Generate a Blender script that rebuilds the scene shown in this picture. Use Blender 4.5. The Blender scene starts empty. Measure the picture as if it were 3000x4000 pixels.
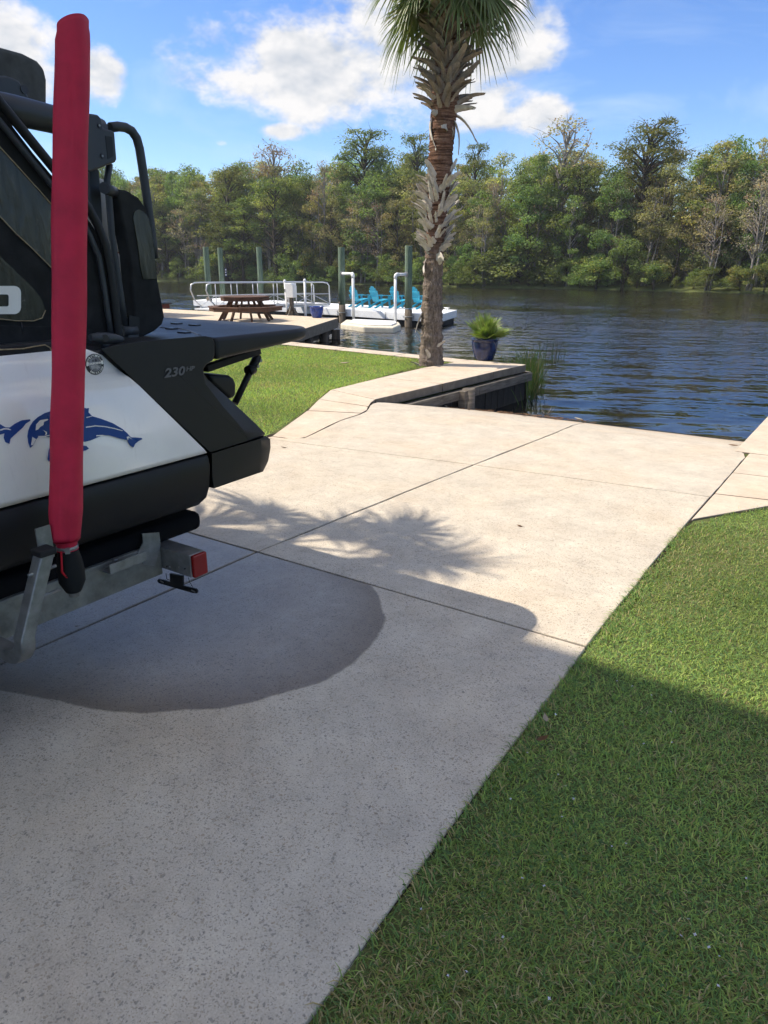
import bpy, bmesh, math, random
import numpy as np
from mathutils import Vector, Matrix, Euler
R = math.radians
rng = np.random.default_rng(7)
random.seed(11)
scene = bpy.context.scene
COL = scene.collection

# ------------------------------------------------------------------ camera
EYE = np.array([0.0, 0.0, 1.7])
FPX = 2850.0                                   # focal length for a 4000 px high picture
PITCH = math.atan((2000 - 1033) / FPX)
YAW = math.atan((3560 - 1500) / (FPX / math.cos(PITCH)))
cam = bpy.data.cameras.new('camera')
cam.sensor_fit = 'VERTICAL'; cam.sensor_height = 24.0; cam.lens = 24.0 * FPX / 4000.0
cam.clip_start = 0.05; cam.clip_end = 2000
camo = bpy.data.objects.new('camera', cam); COL.objects.link(camo)
camo.location = EYE; camo.rotation_euler = (math.pi / 2 - PITCH, 0, YAW)
scene.camera = camo

# ------------------------------------------------------------------ sun, sky, exposure
SUN_EL = R(50); SUN_TO = R(22)                 # shadows run 22 degrees from +X towards +Y
sd = Vector((math.cos(SUN_TO) * math.cos(SUN_EL), math.sin(SUN_TO) * math.cos(SUN_EL), -math.sin(SUN_EL)))
sun = bpy.data.lights.new('sun', 'SUN'); sun.energy = 3.5; sun.angle = R(0.53); sun.color = (1.0, 0.90, 0.76)
suno = bpy.data.objects.new('sun', sun); COL.objects.link(suno)
suno.rotation_euler = sd.to_track_quat('-Z', 'Y').to_euler(); suno.location = (-20, -5, 30)
scene.view_settings.view_transform = 'Standard'; scene.view_settings.look = 'None'
scene.view_settings.gamma = 1.0; scene.view_settings.exposure = 0.95
scene.cycles.use_adaptive_sampling = True; scene.cycles.adaptive_threshold = 0.03; scene.cycles.adaptive_min_samples = 16
scene.cycles.max_bounces = 7; scene.cycles.diffuse_bounces = 2; scene.cycles.glossy_bounces = 3; scene.cycles.transmission_bounces = 3; scene.cycles.transparent_max_bounces = 4

FH = np.array([-math.sin(YAW), math.cos(YAW), 0]); RT = np.array([math.cos(YAW), math.sin(YAW), 0])
FW = FH * math.cos(PITCH) + np.array([0, 0, -math.sin(PITCH)]); UP = FH * math.sin(PITCH) + np.array([0, 0, math.cos(PITCH)])
def ray(x, y): return FW + RT * (x - 1500) / FPX + UP * (2000 - y) / FPX
def PZ(x, y, z=0.0): d = ray(x, y); return EYE + d * (z - EYE[2]) / d[2]      # photograph point on a level
def PX(x, y, X): d = ray(x, y); return EYE + d * X / d[0]                     # photograph point on a plane x = X
def PY(x, y, Y): d = ray(x, y); return EYE + d * Y / d[1]
def PD(x, y, D): d = ray(x, y); return EYE + d * D / (d @ FH)

world = bpy.data.worlds.new('World'); scene.world = world; world.use_nodes = True
def build_world():
    nt = world.node_tree; N = nt.nodes; L = nt.links
    bg = N['Background']; bg.inputs[1].default_value = 0.15
    sky = N.new('ShaderNodeTexSky'); sky.sky_type = 'NISHITA'; sky.sun_disc = False
    sky.sun_elevation = SUN_EL; sky.sun_rotation = R(270 - 22); sky.dust_density = 0.3; sky.ozone_density = 6.0
    hs = N.new('ShaderNodeHueSaturation'); hs.inputs['Saturation'].default_value = 1.13; hs.inputs['Value'].default_value = 0.67; hs.inputs['Hue'].default_value = 0.511
    L.new(sky.outputs[0], hs.inputs['Color'])
    tc = N.new('ShaderNodeTexCoord')
    def math_(op, a, b=None, c=None, clamp=False):
        n = N.new('ShaderNodeMath'); n.operation = op; n.use_clamp = clamp
        for i, v in enumerate((a, b, c)):
            if v is None: continue
            if isinstance(v, (int, float)): n.inputs[i].default_value = v
            else: L.new(v, n.inputs[i])
        return n.outputs[0]
    def vmath(op, a, b):
        n = N.new('ShaderNodeVectorMath'); n.operation = op
        for i, v in enumerate((a, b)):
            if isinstance(v, (tuple, list)): n.inputs[i].default_value = v
            else: L.new(v, n.inputs[i])
        return n
    D = tc.outputs['Generated']
    def fbm(scale, off, detail=9, rough=0.58, stretch=1.7, dist=0.0):
        a = vmath('MULTIPLY', D, (1, 1, stretch)).outputs[0]
        a = vmath('ADD', a, off).outputs[0]
        n = N.new('ShaderNodeTexNoise'); n.inputs['Scale'].default_value = scale; n.inputs['Detail'].default_value = detail
        n.inputs['Roughness'].default_value = rough; n.inputs['Distortion'].default_value = dist
        L.new(a, n.inputs['Vector']); return n.outputs['Fac']
    # cumulus banks, each a direction in the sky with a spread (radians) across and up
    banks = [((1380, 270), .18, .058, 1.0), ((1060, 320), .12, .030, .85), ((1560, 130), .15, .075, .95), ((1950, 170), .08, .045, .80),
             ((30, 200), .055, .06, .9), ((385, 300), .03, .03, .80), ((2110, 450), .05, .026, .85), ((1930, 400), .06, .035, .7), ((1105, 515), .03, .011, .75),
             ((955, 60), .03, .015, .55), ((2990, 560), .03, .010, .6), ((865, 560), .012, .006, .6), ((2160, 90), .03, .03, .6),
             ((-1500, 250), .3, .09, .9), ((-2600, -300), .3, .12, .9), ((5200, 150), .3, .09, .9)]
    tot = None
    for (px, py), w, h, g in banks:
        d = ray(px, py); d = d / np.linalg.norm(d)
        az = np.cross(d, [0, 0, 1]); az /= np.linalg.norm(az); up = np.cross(az, d)
        u = vmath('DOT_PRODUCT', D, tuple(az / w)).outputs['Value']
        v = vmath('DOT_PRODUCT', D, tuple(up / h)).outputs['Value']
        f = vmath('DOT_PRODUCT', D, tuple(d)).outputs['Value']
        r2 = math_('ADD', math_('MULTIPLY', u, u), math_('MULTIPLY', v, v))
        b = math_('MULTIPLY', math_('SUBTRACT', 1.0, math_('MULTIPLY', r2, 0.5), clamp=True), g)
        b = math_('MULTIPLY', b, math_('GREATER_THAN', f, 0.0))
        tot = b if tot is None else math_('MAXIMUM', tot, b)
    n1 = fbm(7.0, (3.1, 1.7, 0.4), 8, 0.62)
    up_off = tuple(np.array([3.1, 1.7, 0.4]) + np.array([-0.012, -0.004, 0.03]))
    n2 = fbm(7.0, up_off, 4, 0.62)
    wide = fbm(2.2, (8.0, 2.0, 5.0), 4, 0.5)
    # scattered unseen cloud overhead, thicker than in view, added to brighten the shade
    sep = N.new('ShaderNodeSeparateXYZ'); L.new(D, sep.inputs[0])
    high = math_('MULTIPLY', math_('SUBTRACT', sep.outputs['Z'], 0.32, clamp=True), 5.0, clamp=True)
    scat = math_('MULTIPLY', math_('MULTIPLY', math_('SUBTRACT', wide, 0.39, clamp=True), 6.0, clamp=True), high)
    tot = math_('MAXIMUM', tot, scat)
    def dens(n): return math_('ADD', math_('MULTIPLY', tot, 0.95), math_('MULTIPLY', math_('SUBTRACT', n, 0.5), 1.9))
    d1 = dens(n1); d2 = dens(n2)
    mr = N.new('ShaderNodeMapRange'); mr.interpolation_type = 'SMOOTHSTEP'
    mr.inputs['From Min'].default_value = 0.34; mr.inputs['From Max'].default_value = 0.70
    L.new(d1, mr.inputs['Value']); mask = mr.outputs['Result']
    lit = math_('ADD', 0.62, math_('MULTIPLY', math_('SUBTRACT', d1, d2), 1.5), clamp=True)
    thick = math_('MULTIPLY', math_('SUBTRACT', d1, 0.75, clamp=True), 0.55)
    lit = math_('SUBTRACT', lit, thick, clamp=True)
    cr = N.new('ShaderNodeValToRGB'); cr.color_ramp.elements[0].position = 0.15; cr.color_ramp.elements[1].position = 0.80
    cr.color_ramp.elements[0].color = (1.9, 2.1, 2.4, 1); cr.color_ramp.elements[1].color = (3.5, 3.42, 3.36, 1)
    L.new(lit, cr.inputs[0])
    # thin high streaks
    n3 = fbm(3.0, (0.5, 9.0, 2.0), 5, 0.6, 3.5, 1.2)
    ci = math_('MULTIPLY', math_('SUBTRACT', n3, 0.5, clamp=True), 1.5, clamp=True)
    mx0 = N.new('ShaderNodeMixRGB'); L.new(math_('MULTIPLY', ci, 0.85, clamp=True), mx0.inputs[0]); L.new(hs.outputs[0], mx0.inputs[1]); mx0.inputs[2].default_value = (2.9, 3.4, 3.9, 1)
    mx = N.new('ShaderNodeMixRGB'); L.new(math_('MULTIPLY', mask, 0.97), mx.inputs[0]); L.new(mx0.outputs[0], mx.inputs[1]); L.new(cr.outputs[0], mx.inputs[2])
    L.new(mx.outputs[0], bg.inputs[0])
build_world()

# ------------------------------------------------------------------ material helper
class Mat:
    def __init__(s, name, rough=0.6, spec=0.4, metal=0.0):
        s.m = bpy.data.materials.new(name); s.m.use_nodes = True
        s.nt = s.m.node_tree; s.N = s.nt.nodes; s.L = s.nt.links
        s.b = s.N['Principled BSDF']; s.b.inputs['Roughness'].default_value = rough
        s.b.inputs['Specular IOR Level'].default_value = spec; s.b.inputs['Metallic'].default_value = metal
    def put(s, sock, v):
        if isinstance(v, (int, float)): sock.default_value = v
        elif isinstance(v, (tuple, list)): sock.default_value = tuple(v) if len(v) == len(sock.default_value) else tuple(v) + (1,)
        else: s.L.new(v, sock)
    def col(s, v): s.put(s.b.inputs['Base Color'], v); return s
    def coord(s, kind='Object', scale=(1, 1, 1), rot=(0, 0, 0)):
        t = s.N.new('ShaderNodeTexCoord'); m = s.N.new('ShaderNodeMapping')
        m.inputs['Scale'].default_value = scale; m.inputs['Rotation'].default_value = rot
        s.L.new(t.outputs[kind], m.inputs[0]); return m.outputs[0]
    def pos(s, scale=(1, 1, 1), rot=(0, 0, 0)):
        t = s.N.new('ShaderNodeNewGeometry'); m = s.N.new('ShaderNodeMapping')
        m.inputs['Scale'].default_value = scale; m.inputs['Rotation'].default_value = rot
        s.L.new(t.outputs['Position'], m.inputs[0]); return m.outputs[0]
    def noise(s, vec, scale, detail=5, rough=0.55, dist=0.0):
        n = s.N.new('ShaderNodeTexNoise'); n.inputs['Scale'].default_value = scale; n.inputs['Detail'].default_value = detail
        n.inputs['Roughness'].default_value = rough; n.inputs['Distortion'].default_value = dist
        s.L.new(vec, n.inputs['Vector']); return n.outputs['Fac']
    def voro(s, vec, scale, rnd=1.0, feature='F1'):
        n = s.N.new('ShaderNodeTexVoronoi'); n.feature = feature; n.inputs['Scale'].default_value = scale; n.inputs['Randomness'].default_value = rnd
        s.L.new(vec, n.inputs['Vector']); return n
    def ramp(s, fac, stops, interp='LINEAR'):
        n = s.N.new('ShaderNodeValToRGB'); e = n.color_ramp.elements; n.color_ramp.interpolation = interp
        while len(e) < len(stops): e.new(0.5)
        for el, (p, c) in zip(e, stops):
            el.position = p; el.color = (tuple(c) + (1,)) if isinstance(c, (tuple, list)) else (c, c, c, 1)
        s.L.new(fac, n.inputs[0]); return n.outputs[0]
    def mix(s, f, a, b, mode='MIX'):
        n = s.N.new('ShaderNodeMixRGB'); n.blend_type = mode
        for i, v in enumerate((f, a, b)): s.put(n.inputs[i], v)
        return n.outputs[0]
    def math(s, op, a, b=0.0, clamp=False):
        n = s.N.new('ShaderNodeMath'); n.operation = op; n.use_clamp = clamp
        s.put(n.inputs[0], a); s.put(n.inputs[1], b); return n.outputs[0]
    def bump(s, h, strength=0.3, dist=0.01):
        n = s.N.new('ShaderNodeBump'); n.inputs['Strength'].default_value = strength; n.inputs['Distance'].default_value = dist
        s.L.new(h, n.inputs['Height']); s.L.new(n.outputs[0], s.b.inputs['Normal']); return s
    def rough(s, v): s.put(s.b.inputs['Roughness'], v); return s
    def attr(s, name):
        n = s.N.new('ShaderNodeAttribute'); n.attribute_name = name; return n.outputs['Color']

def plain(name, c, rough=0.55, spec=0.4, metal=0.0, var=0.12, scale=6.0, bump=0.0, bscale=60):
    m = Mat(name, rough, spec, metal); v = m.coord('Object')
    n = m.noise(v, scale, 6, 0.6)
    a = tuple(x * (1 - var) for x in c); b = tuple(min(1, x * (1 + var)) for x in c)
    m.col(m.ramp(n, [(0.3, a), (0.7, b)]))
    m.rough(m.ramp(n, [(0.2, max(0.02, rough - 0.08)), (0.8, min(1, rough + 0.08))]))
    if bump: m.bump(m.noise(v, bscale, 4, 0.6), bump, 0.004)
    return m.m

# ------------------------------------------------------------------ mesh helpers
class MB:
    def __init__(s): s.v = []; s.f = []; s.sm = []
    def add(s, vs, fs, smooth=False):
        o = len(s.v); s.v += [tuple(map(float, p)) for p in vs]; s.f += [tuple(i + o for i in q) for q in fs]; s.sm += [smooth] * len(fs); return s
    def box(s, c, size, rot=None):
        x, y, z = (k / 2 for k in size)
        P = [Vector(p) for p in [(-x, -y, -z), (x, -y, -z), (x, y, -z), (-x, y, -z), (-x, -y, z), (x, -y, z), (x, y, z), (-x, y, z)]]
        if rot is not None:
            M = rot if isinstance(rot, Matrix) else Euler(rot).to_matrix()
            P = [M @ p for p in P]
        c = Vector(c)
        return s.add([p + c for p in P], [(0, 3, 2, 1), (4, 5, 6, 7), (0, 1, 5, 4), (1, 2, 6, 5), (2, 3, 7, 6), (3, 0, 4, 7)])
    def beam(s, a, b, w, h, up=(0, 0, 1)):
        a = Vector(a); b = Vector(b); d = (b - a); L = d.length; d.normalize()
        u = Vector(up); sd_ = d.cross(u)
        if sd_.length < 1e-4: sd_ = d.cross(Vector((1, 0, 0)))
        sd_.normalize(); u = sd_.cross(d)
        M = Matrix((sd_, d, u)).transposed()
        return s.box((a + b) / 2, (w, L, h), M)
    def tube(s, path, rad, seg=10, caps=True, smooth=True):
        P = [Vector(p) for p in path]; n = len(P)
        rr = list(rad) if isinstance(rad, (list, tuple, np.ndarray)) else [rad] * n
        vs = []; pr = None
        for i in range(n):
            t = (P[min(i + 1, n - 1)] - P[max(i - 1, 0)]).normalized()
            if pr is None:
                a = Vector((0, 0, 1)) if abs(t.z) < 0.9 else Vector((1, 0, 0)); u = t.cross(a).normalized()
            else: u = (pr - t * pr.dot(t)).normalized()
            pr = u; w = t.cross(u)
            for k in range(seg):
                an = 2 * math.pi * k / seg; vs.append(P[i] + (u * math.cos(an) + w * math.sin(an)) * rr[i])
        fs = [(i * seg + k, i * seg + (k + 1) % seg, (i + 1) * seg + (k + 1) % seg, (i + 1) * seg + k) for i in range(n - 1) for k in range(seg)]
        s.add(vs, fs, smooth)
        if caps:
            o = len(s.v) - len(vs)
            s.f.append(tuple(o + k for k in range(seg))[::-1]); s.sm.append(False)
            s.f.append(tuple(o + (n - 1) * seg + k for k in range(seg))); s.sm.append(False)
        return s
    def lathe(s, prof, c=(0, 0, 0), seg=24, smooth=True):
        vs = [(c[0] + r * math.cos(2 * math.pi * k / seg), c[1] + r * math.sin(2 * math.pi * k / seg), c[2] + z) for r, z in prof for k in range(seg)]
        fs = [(i * seg + k, i * seg + (k + 1) % seg, (i + 1) * seg + (k + 1) % seg, (i + 1) * seg + k) for i in range(len(prof) - 1) for k in range(seg)]
        return s.add(vs, fs, smooth)
    def prism(s, poly, off):                     # planar 3D polygon pushed along off
        n = len(poly); off = Vector(off); P = [Vector(p) for p in poly]
        return s.add(P + [p + off for p in P], [tuple(range(n))[::-1], tuple(range(n, 2 * n))] + [(i, (i + 1) % n, n + (i + 1) % n, n + i) for i in range(n)])
    def build(s, name, mat, parent=None, loc=None, bevel=0.0, bseg=2, smooth_angle=None, fix=True):
        me = bpy.data.meshes.new(name); me.from_pydata(s.v, [], s.f)
        for p, q in zip(me.polygons, s.sm): p.use_smooth = q
        if fix:
            bm = bmesh.new(); bm.from_mesh(me); bmesh.ops.recalc_face_normals(bm, faces=bm.faces); bm.to_mesh(me); bm.free()
        if mat is not None: me.materials.append(mat)
        o = bpy.data.objects.new(name, me); COL.objects.link(o)
        if parent is not None: o.parent = parent
        if loc is not None: o.location = loc
        if bevel:
            b = o.modifiers.new('bevel', 'BEVEL'); b.width = bevel; b.segments = bseg; b.limit_method = 'ANGLE'; b.angle_limit = R(35)
            for p in me.polygons: p.use_smooth = True
            w = o.modifiers.new('wn', 'WEIGHTED_NORMAL'); w.keep_sharp = True
        return o
def np_mesh(name, V, F, mat, attrs=None, parent=None, smooth=False):
    me = bpy.data.meshes.new(name); V = np.asarray(V, np.float32); F = np.asarray(F, np.int32); k = F.shape[1]
    me.vertices.add(len(V)); me.vertices.foreach_set('co', V.ravel())
    me.loops.add(F.size); me.loops.foreach_set('vertex_index', F.ravel())
    me.polygons.add(len(F)); me.polygons.foreach_set('loop_start', np.arange(0, F.size, k, dtype=np.int32)); me.polygons.foreach_set('loop_total', np.full(len(F), k, np.int32))
    if smooth: me.polygons.foreach_set('use_smooth', np.ones(len(F), bool))
    me.update(calc_edges=True); me.validate()
    for an, av in (attrs or {}).items():
        a = me.attributes.new(an, 'FLOAT_COLOR', 'POINT'); a.data.foreach_set('color', np.asarray(av, np.float32).ravel())
    if mat is not None: me.materials.append(mat)
    o = bpy.data.objects.new(name, me); COL.objects.link(o)
    if parent is not None: o.parent = parent
    return o
def tag(o, label=None, cat=None, group=None, kind=None):
    if label: o['label'] = label
    if cat: o['category'] = cat
    if group: o['group'] = group
    if kind: o['kind'] = kind
    return o
def empty(name, loc=(0, 0, 0), rz=0.0, label=None, cat=None, group=None):
    e = bpy.data.objects.new(name, None); COL.objects.link(e); e.location = loc; e.rotation_euler = (0, 0, rz); e.empty_display_size = 0.1
    return tag(e, label, cat, group)
def copy_tree(o, parent=None, label=None):
    c = o.copy(); COL.objects.link(c); c.parent = parent
    for ch in list(o.children): copy_tree(ch, c)
    if label: c['label'] = label
    return c
def local(e, p): return Vector(p) - e.location
def lp(e, pts): return [Vector(p) - e.location for p in pts]
# ================================================================== SETTING
WATER = -0.62
def zramp(y):
    if y < 7.35: return 0.0
    if y < 8.15: t = (y - 7.35); return -0.19 * t * t / 1.6
    return -0.076 - (y - 8.15) * 0.19
# ---- materials
def concrete(name, base, agg=0.0, agg_scale=70.0, wet=False, rust=0.25, grain=0.10):
    m = Mat(name, 0.85, 0.3); P = m.pos()
    n1 = m.noise(P, 1.1, 6, 0.6); n2 = m.noise(P, 14, 6, 0.65); n3 = m.noise(P, 160, 3, 0.6)
    lo = tuple(b * (1 - grain) for b in base); hi = tuple(b * (1 + grain) for b in base)
    c = m.ramp(n2, [(0.28, lo), (0.72, hi)])
    c = m.mix(m.ramp(n1, [(0.45, 0.0), (0.75, rust)]), c, tuple(x * y for x, y in zip(base, (1.06, 0.86, 0.64))))
    c = m.mix(0.55, c, m.ramp(m.noise(P, 3.6, 7, 0.62), [(0.28, 0.36), (0.72, 0.63)]), 'OVERLAY')
    c = m.mix(0.5, c, m.ramp(n3, [(0.25, 0.3), (0.75, 0.7)]), 'OVERLAY')
    h = m.math('ADD', m.math('MULTIPLY', n3, 0.5), m.math('MULTIPLY', n2, 0.4))
    wm = None
    if agg:
        Pw = m.N.new('ShaderNodeVectorMath'); Pw.operation = 'ADD'
        nz = m.N.new('ShaderNodeTexNoise'); nz.inputs['Scale'].default_value = 55; m.L.new(P, nz.inputs['Vector'])
        sc = m.N.new('ShaderNodeVectorMath'); sc.operation = 'SCALE'; sc.inputs['Scale'].default_value = 0.022; m.L.new(nz.outputs['Color'], sc.inputs[0])
        m.L.new(P, Pw.inputs[0]); m.L.new(sc.outputs[0], Pw.inputs[1])
        for scl, thr, keep in ((agg_scale * .62, 0.22, 0.74), (agg_scale, 0.30, 0.50), (agg_scale * 1.8, 0.34, 0.45)):
            v = m.voro(Pw.outputs[0], scl)
            sx = m.N.new('ShaderNodeSeparateColor'); m.L.new(v.outputs['Color'], sx.inputs[0])
            patch = m.math('ADD', sx.outputs[0], m.math('MULTIPLY', m.math('SUBTRACT', m.noise(P, 2.6, 4, 0.6), 0.5), 0.9))
            size = m.math('MULTIPLY', m.math('ADD', 0.45, sx.outputs[2]), thr)
            on = m.math('MULTIPLY', m.math('LESS_THAN', v.outputs['Distance'], size), m.math('GREATER_THAN', patch, keep))
            pc = m.ramp(sx.outputs[1], [(0.0, (0.085, 0.085, 0.085)), (0.55, (0.15, 0.14, 0.125)), (0.8, (0.24, 0.17, 0.10)), (1.0, (0.30, 0.24, 0.16))])
            c = m.mix(m.math('MULTIPLY', on, agg), c, pc)
            h = m.math('ADD', h, m.math('MULTIPLY', on, -0.5))
    if wet:
        sp = m.N.new('ShaderNodeSeparateXYZ'); m.L.new(P, sp.inputs[0])
        u = m.math('DIVIDE', m.math('ADD', sp.outputs[0], 3.15), 1.40); v = m.math('DIVIDE', m.math('SUBTRACT', sp.outputs[1], 2.30), 1.04)
        r = m.math('ADD', m.math('MULTIPLY', u, u), m.math('MULTIPLY', v, v))
        r = m.math('ADD', r, m.math('MULTIPLY', m.math('SUBTRACT', m.noise(P, 1.6, 3, 0.5), 0.5), 0.26))
        r = m.math('ADD', r, m.math('MULTIPLY', m.math('SUBTRACT', m.noise(P, 15, 4, 0.55), 0.5), 0.03))
        wm = m.ramp(r, [(0.980, 1.0), (1.0, 0.0)])
        wm = m.math('MULTIPLY', wm, m.math('LESS_THAN', sp.outputs[1], 3.045))
        dry = m.ramp(m.noise(P, 3.3, 5, 0.6), [(0.60, 1.0), (0.66, 0.55)])
        drymask = m.math('MULTIPLY', m.ramp(r, [(0.5, 1.0), (0.62, 0.0)]), m.math('GREATER_THAN', sp.outputs[1], 2.55))
        wm = m.math('MULTIPLY', wm, m.math('SUBTRACT', 1.0, m.math('MULTIPLY', drymask, m.math('SUBTRACT', 1.0, dry))))
        ring = m.ramp(r, [(0.55, 0.0), (0.93, 1.0)])
        wetc = m.mix(1.0, c, m.mix(ring, (0.60, 0.60, 0.60), (0.40, 0.365, 0.325)), 'MULTIPLY')
        c = m.mix(wm, c, wetc)
    if name == 'ramp_concrete':
        sp = m.N.new('ShaderNodeSeparateXYZ'); m.L.new(P, sp.inputs[0])
        y = m.math('ADD', sp.outputs[1], m.math('MULTIPLY', m.math('SUBTRACT', m.noise(P, 3.0, 5, 0.6), 0.5), 0.20))
        c = m.mix(m.math('MULTIPLY', m.ramp(m.math('MULTIPLY', m.math('SUBTRACT', y, 8.7), 0.5), [(0.3, 0.0), (0.9, 1.0)]), 0.5), c, (0.30, 0.19, 0.10))
        c = m.mix(m.ramp(m.math('SUBTRACT', y, 9.45), [(0.85, 0.0), (0.90, 1.0)]), c, (0.02, 0.016, 0.012))
        m.rough(m.ramp(m.math('SUBTRACT', y, 9.45), [(0.85, 0.85), (0.90, 0.25)]))
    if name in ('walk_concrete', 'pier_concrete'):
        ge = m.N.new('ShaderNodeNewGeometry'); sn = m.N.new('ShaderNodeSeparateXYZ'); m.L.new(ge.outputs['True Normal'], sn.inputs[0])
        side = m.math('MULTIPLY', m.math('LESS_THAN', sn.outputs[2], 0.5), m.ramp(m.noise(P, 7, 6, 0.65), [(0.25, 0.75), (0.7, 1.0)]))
        c = m.mix(side, c, (0.115, 0.098, 0.078))          # darker mottled brown on vertical faces and undersides
    m.col(c)
    if wm is not None: m.rough(m.mix(wm, (0.85,) * 3, (0.30,) * 3))
    m.bump(h, 0.28, 0.006)
    return m.m
M = {}
M['drive'] = concrete('drive_concrete', (0.51, 0.455, 0.368), agg=0.50, agg_scale=92, wet=True, rust=0.30)
M['ramp'] = concrete('ramp_concrete', (0.51, 0.455, 0.37), agg=0.38, agg_scale=100, rust=0.35)
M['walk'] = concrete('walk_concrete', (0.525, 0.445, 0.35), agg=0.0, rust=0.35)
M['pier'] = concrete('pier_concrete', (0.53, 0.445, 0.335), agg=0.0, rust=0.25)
M['joint'] = plain('joint_filler', (0.035, 0.028, 0.02), 0.95, 0.1, var=0.4, scale=20)
def soil_mat():
    m = Mat('turf_soil', 0.95, 0.1); P = m.pos()
    n = m.noise(P, 9, 6, 0.65); k = m.noise(P, 70, 4, 0.7)
    c = m.ramp(n, [(0.3, (0.075, 0.095, 0.032)), (0.6, (0.12, 0.135, 0.05)), (0.8, (0.18, 0.155, 0.08))])
    m.col(m.mix(0.5, c, m.ramp(k, [(0.3, 0.2), (0.7, 0.8)]), 'OVERLAY')); m.bump(k, 0.6, 0.02); return m.m
M['soil'] = soil_mat()
def wood_mat(name, a, b, scale=(30, 2.2, 30), rough=0.8):
    m = Mat(name, rough, 0.25); v = m.coord('Object', scale)
    n = m.noise(v, 1.0, 7, 0.65, 0.6); k = m.noise(m.coord('Object'), 3, 4, 0.6)
    c = m.ramp(n, [(0.3, a), (0.7, b)]); c = m.mix(0.35, c, m.ramp(k, [(0.3, 0.25), (0.7, 0.75)]), 'OVERLAY')
    m.col(c); m.bump(n, 0.5, 0.006); return m.m
M['oldwood'] = wood_mat('weathered_wood', (0.06, 0.05, 0.04), (0.19, 0.165, 0.135), (3, 3, 30))
M['darkplank'] = wood_mat('dark_plank', (0.010, 0.009, 0.008), (0.05, 0.042, 0.034), (26, 26, 2))
M['bark_dark'] = wood_mat('bark_dark', (0.02, 0.016, 0.012), (0.075, 0.06, 0.045), (9, 9, 1.2))

def sheet(name, poly, z, mat, kind='structure', drop=0.0):
    mb = MB(); n = len(poly)
    if drop: mb.prism([(x, y, z) for x, y in poly], (0, 0, -drop))
    else: mb.add([(x, y, z) for x, y in poly], [tuple(range(n))])
    o = mb.build(name, mat, fix=bool(drop)); tag(o, kind=kind); return o

# ---- land, river bed, far bank
land = sheet('ground', [(-160, -160), (160, -160), (160, 12.6), (-0.98, 12.6), (-1.0, 6.5), (-5.60, 6.5), (-5.60, 12.35), (-12.6, 13.15), (-160, 14.0)], -0.018, M['soil'], drop=2.6)
bed = sheet('riverbed', [(-400, 5.0), (400, 5.0), (400, 260), (-400, 260)], -2.7, M['bark_dark'])
def bank_mesh():
    xs = np.linspace(-400, 400, 141); ys = np.array([0, .6, 2, 6, 20, 60, 110, 180.0]); zs = np.array([-1.6, -0.55, -0.25, 0.1, 2.2, 3.2, 3.6, 4.0])
    V = []; F = []
    for i, x in enumerate(xs):
        y0 = 72.6 + 1.3 * math.sin(x * .07) + 0.7 * math.sin(x * .23 + 1) - (max(0, x + 18) * 0.10)
        for y, z in zip(ys, zs): V.append((x, y0 + y, z + 0.12 * math.sin(x * .9 + y)))
    n = len(ys)
    for i in range(len(xs) - 1):
        for j in range(n - 1): F.append((i * n + j, (i + 1) * n + j, (i + 1) * n + j + 1, i * n + j + 1))
    o = np_mesh('far_bank_terrain', V, F, M['soil'], smooth=True); tag(o, kind='structure')
bank_mesh()
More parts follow.
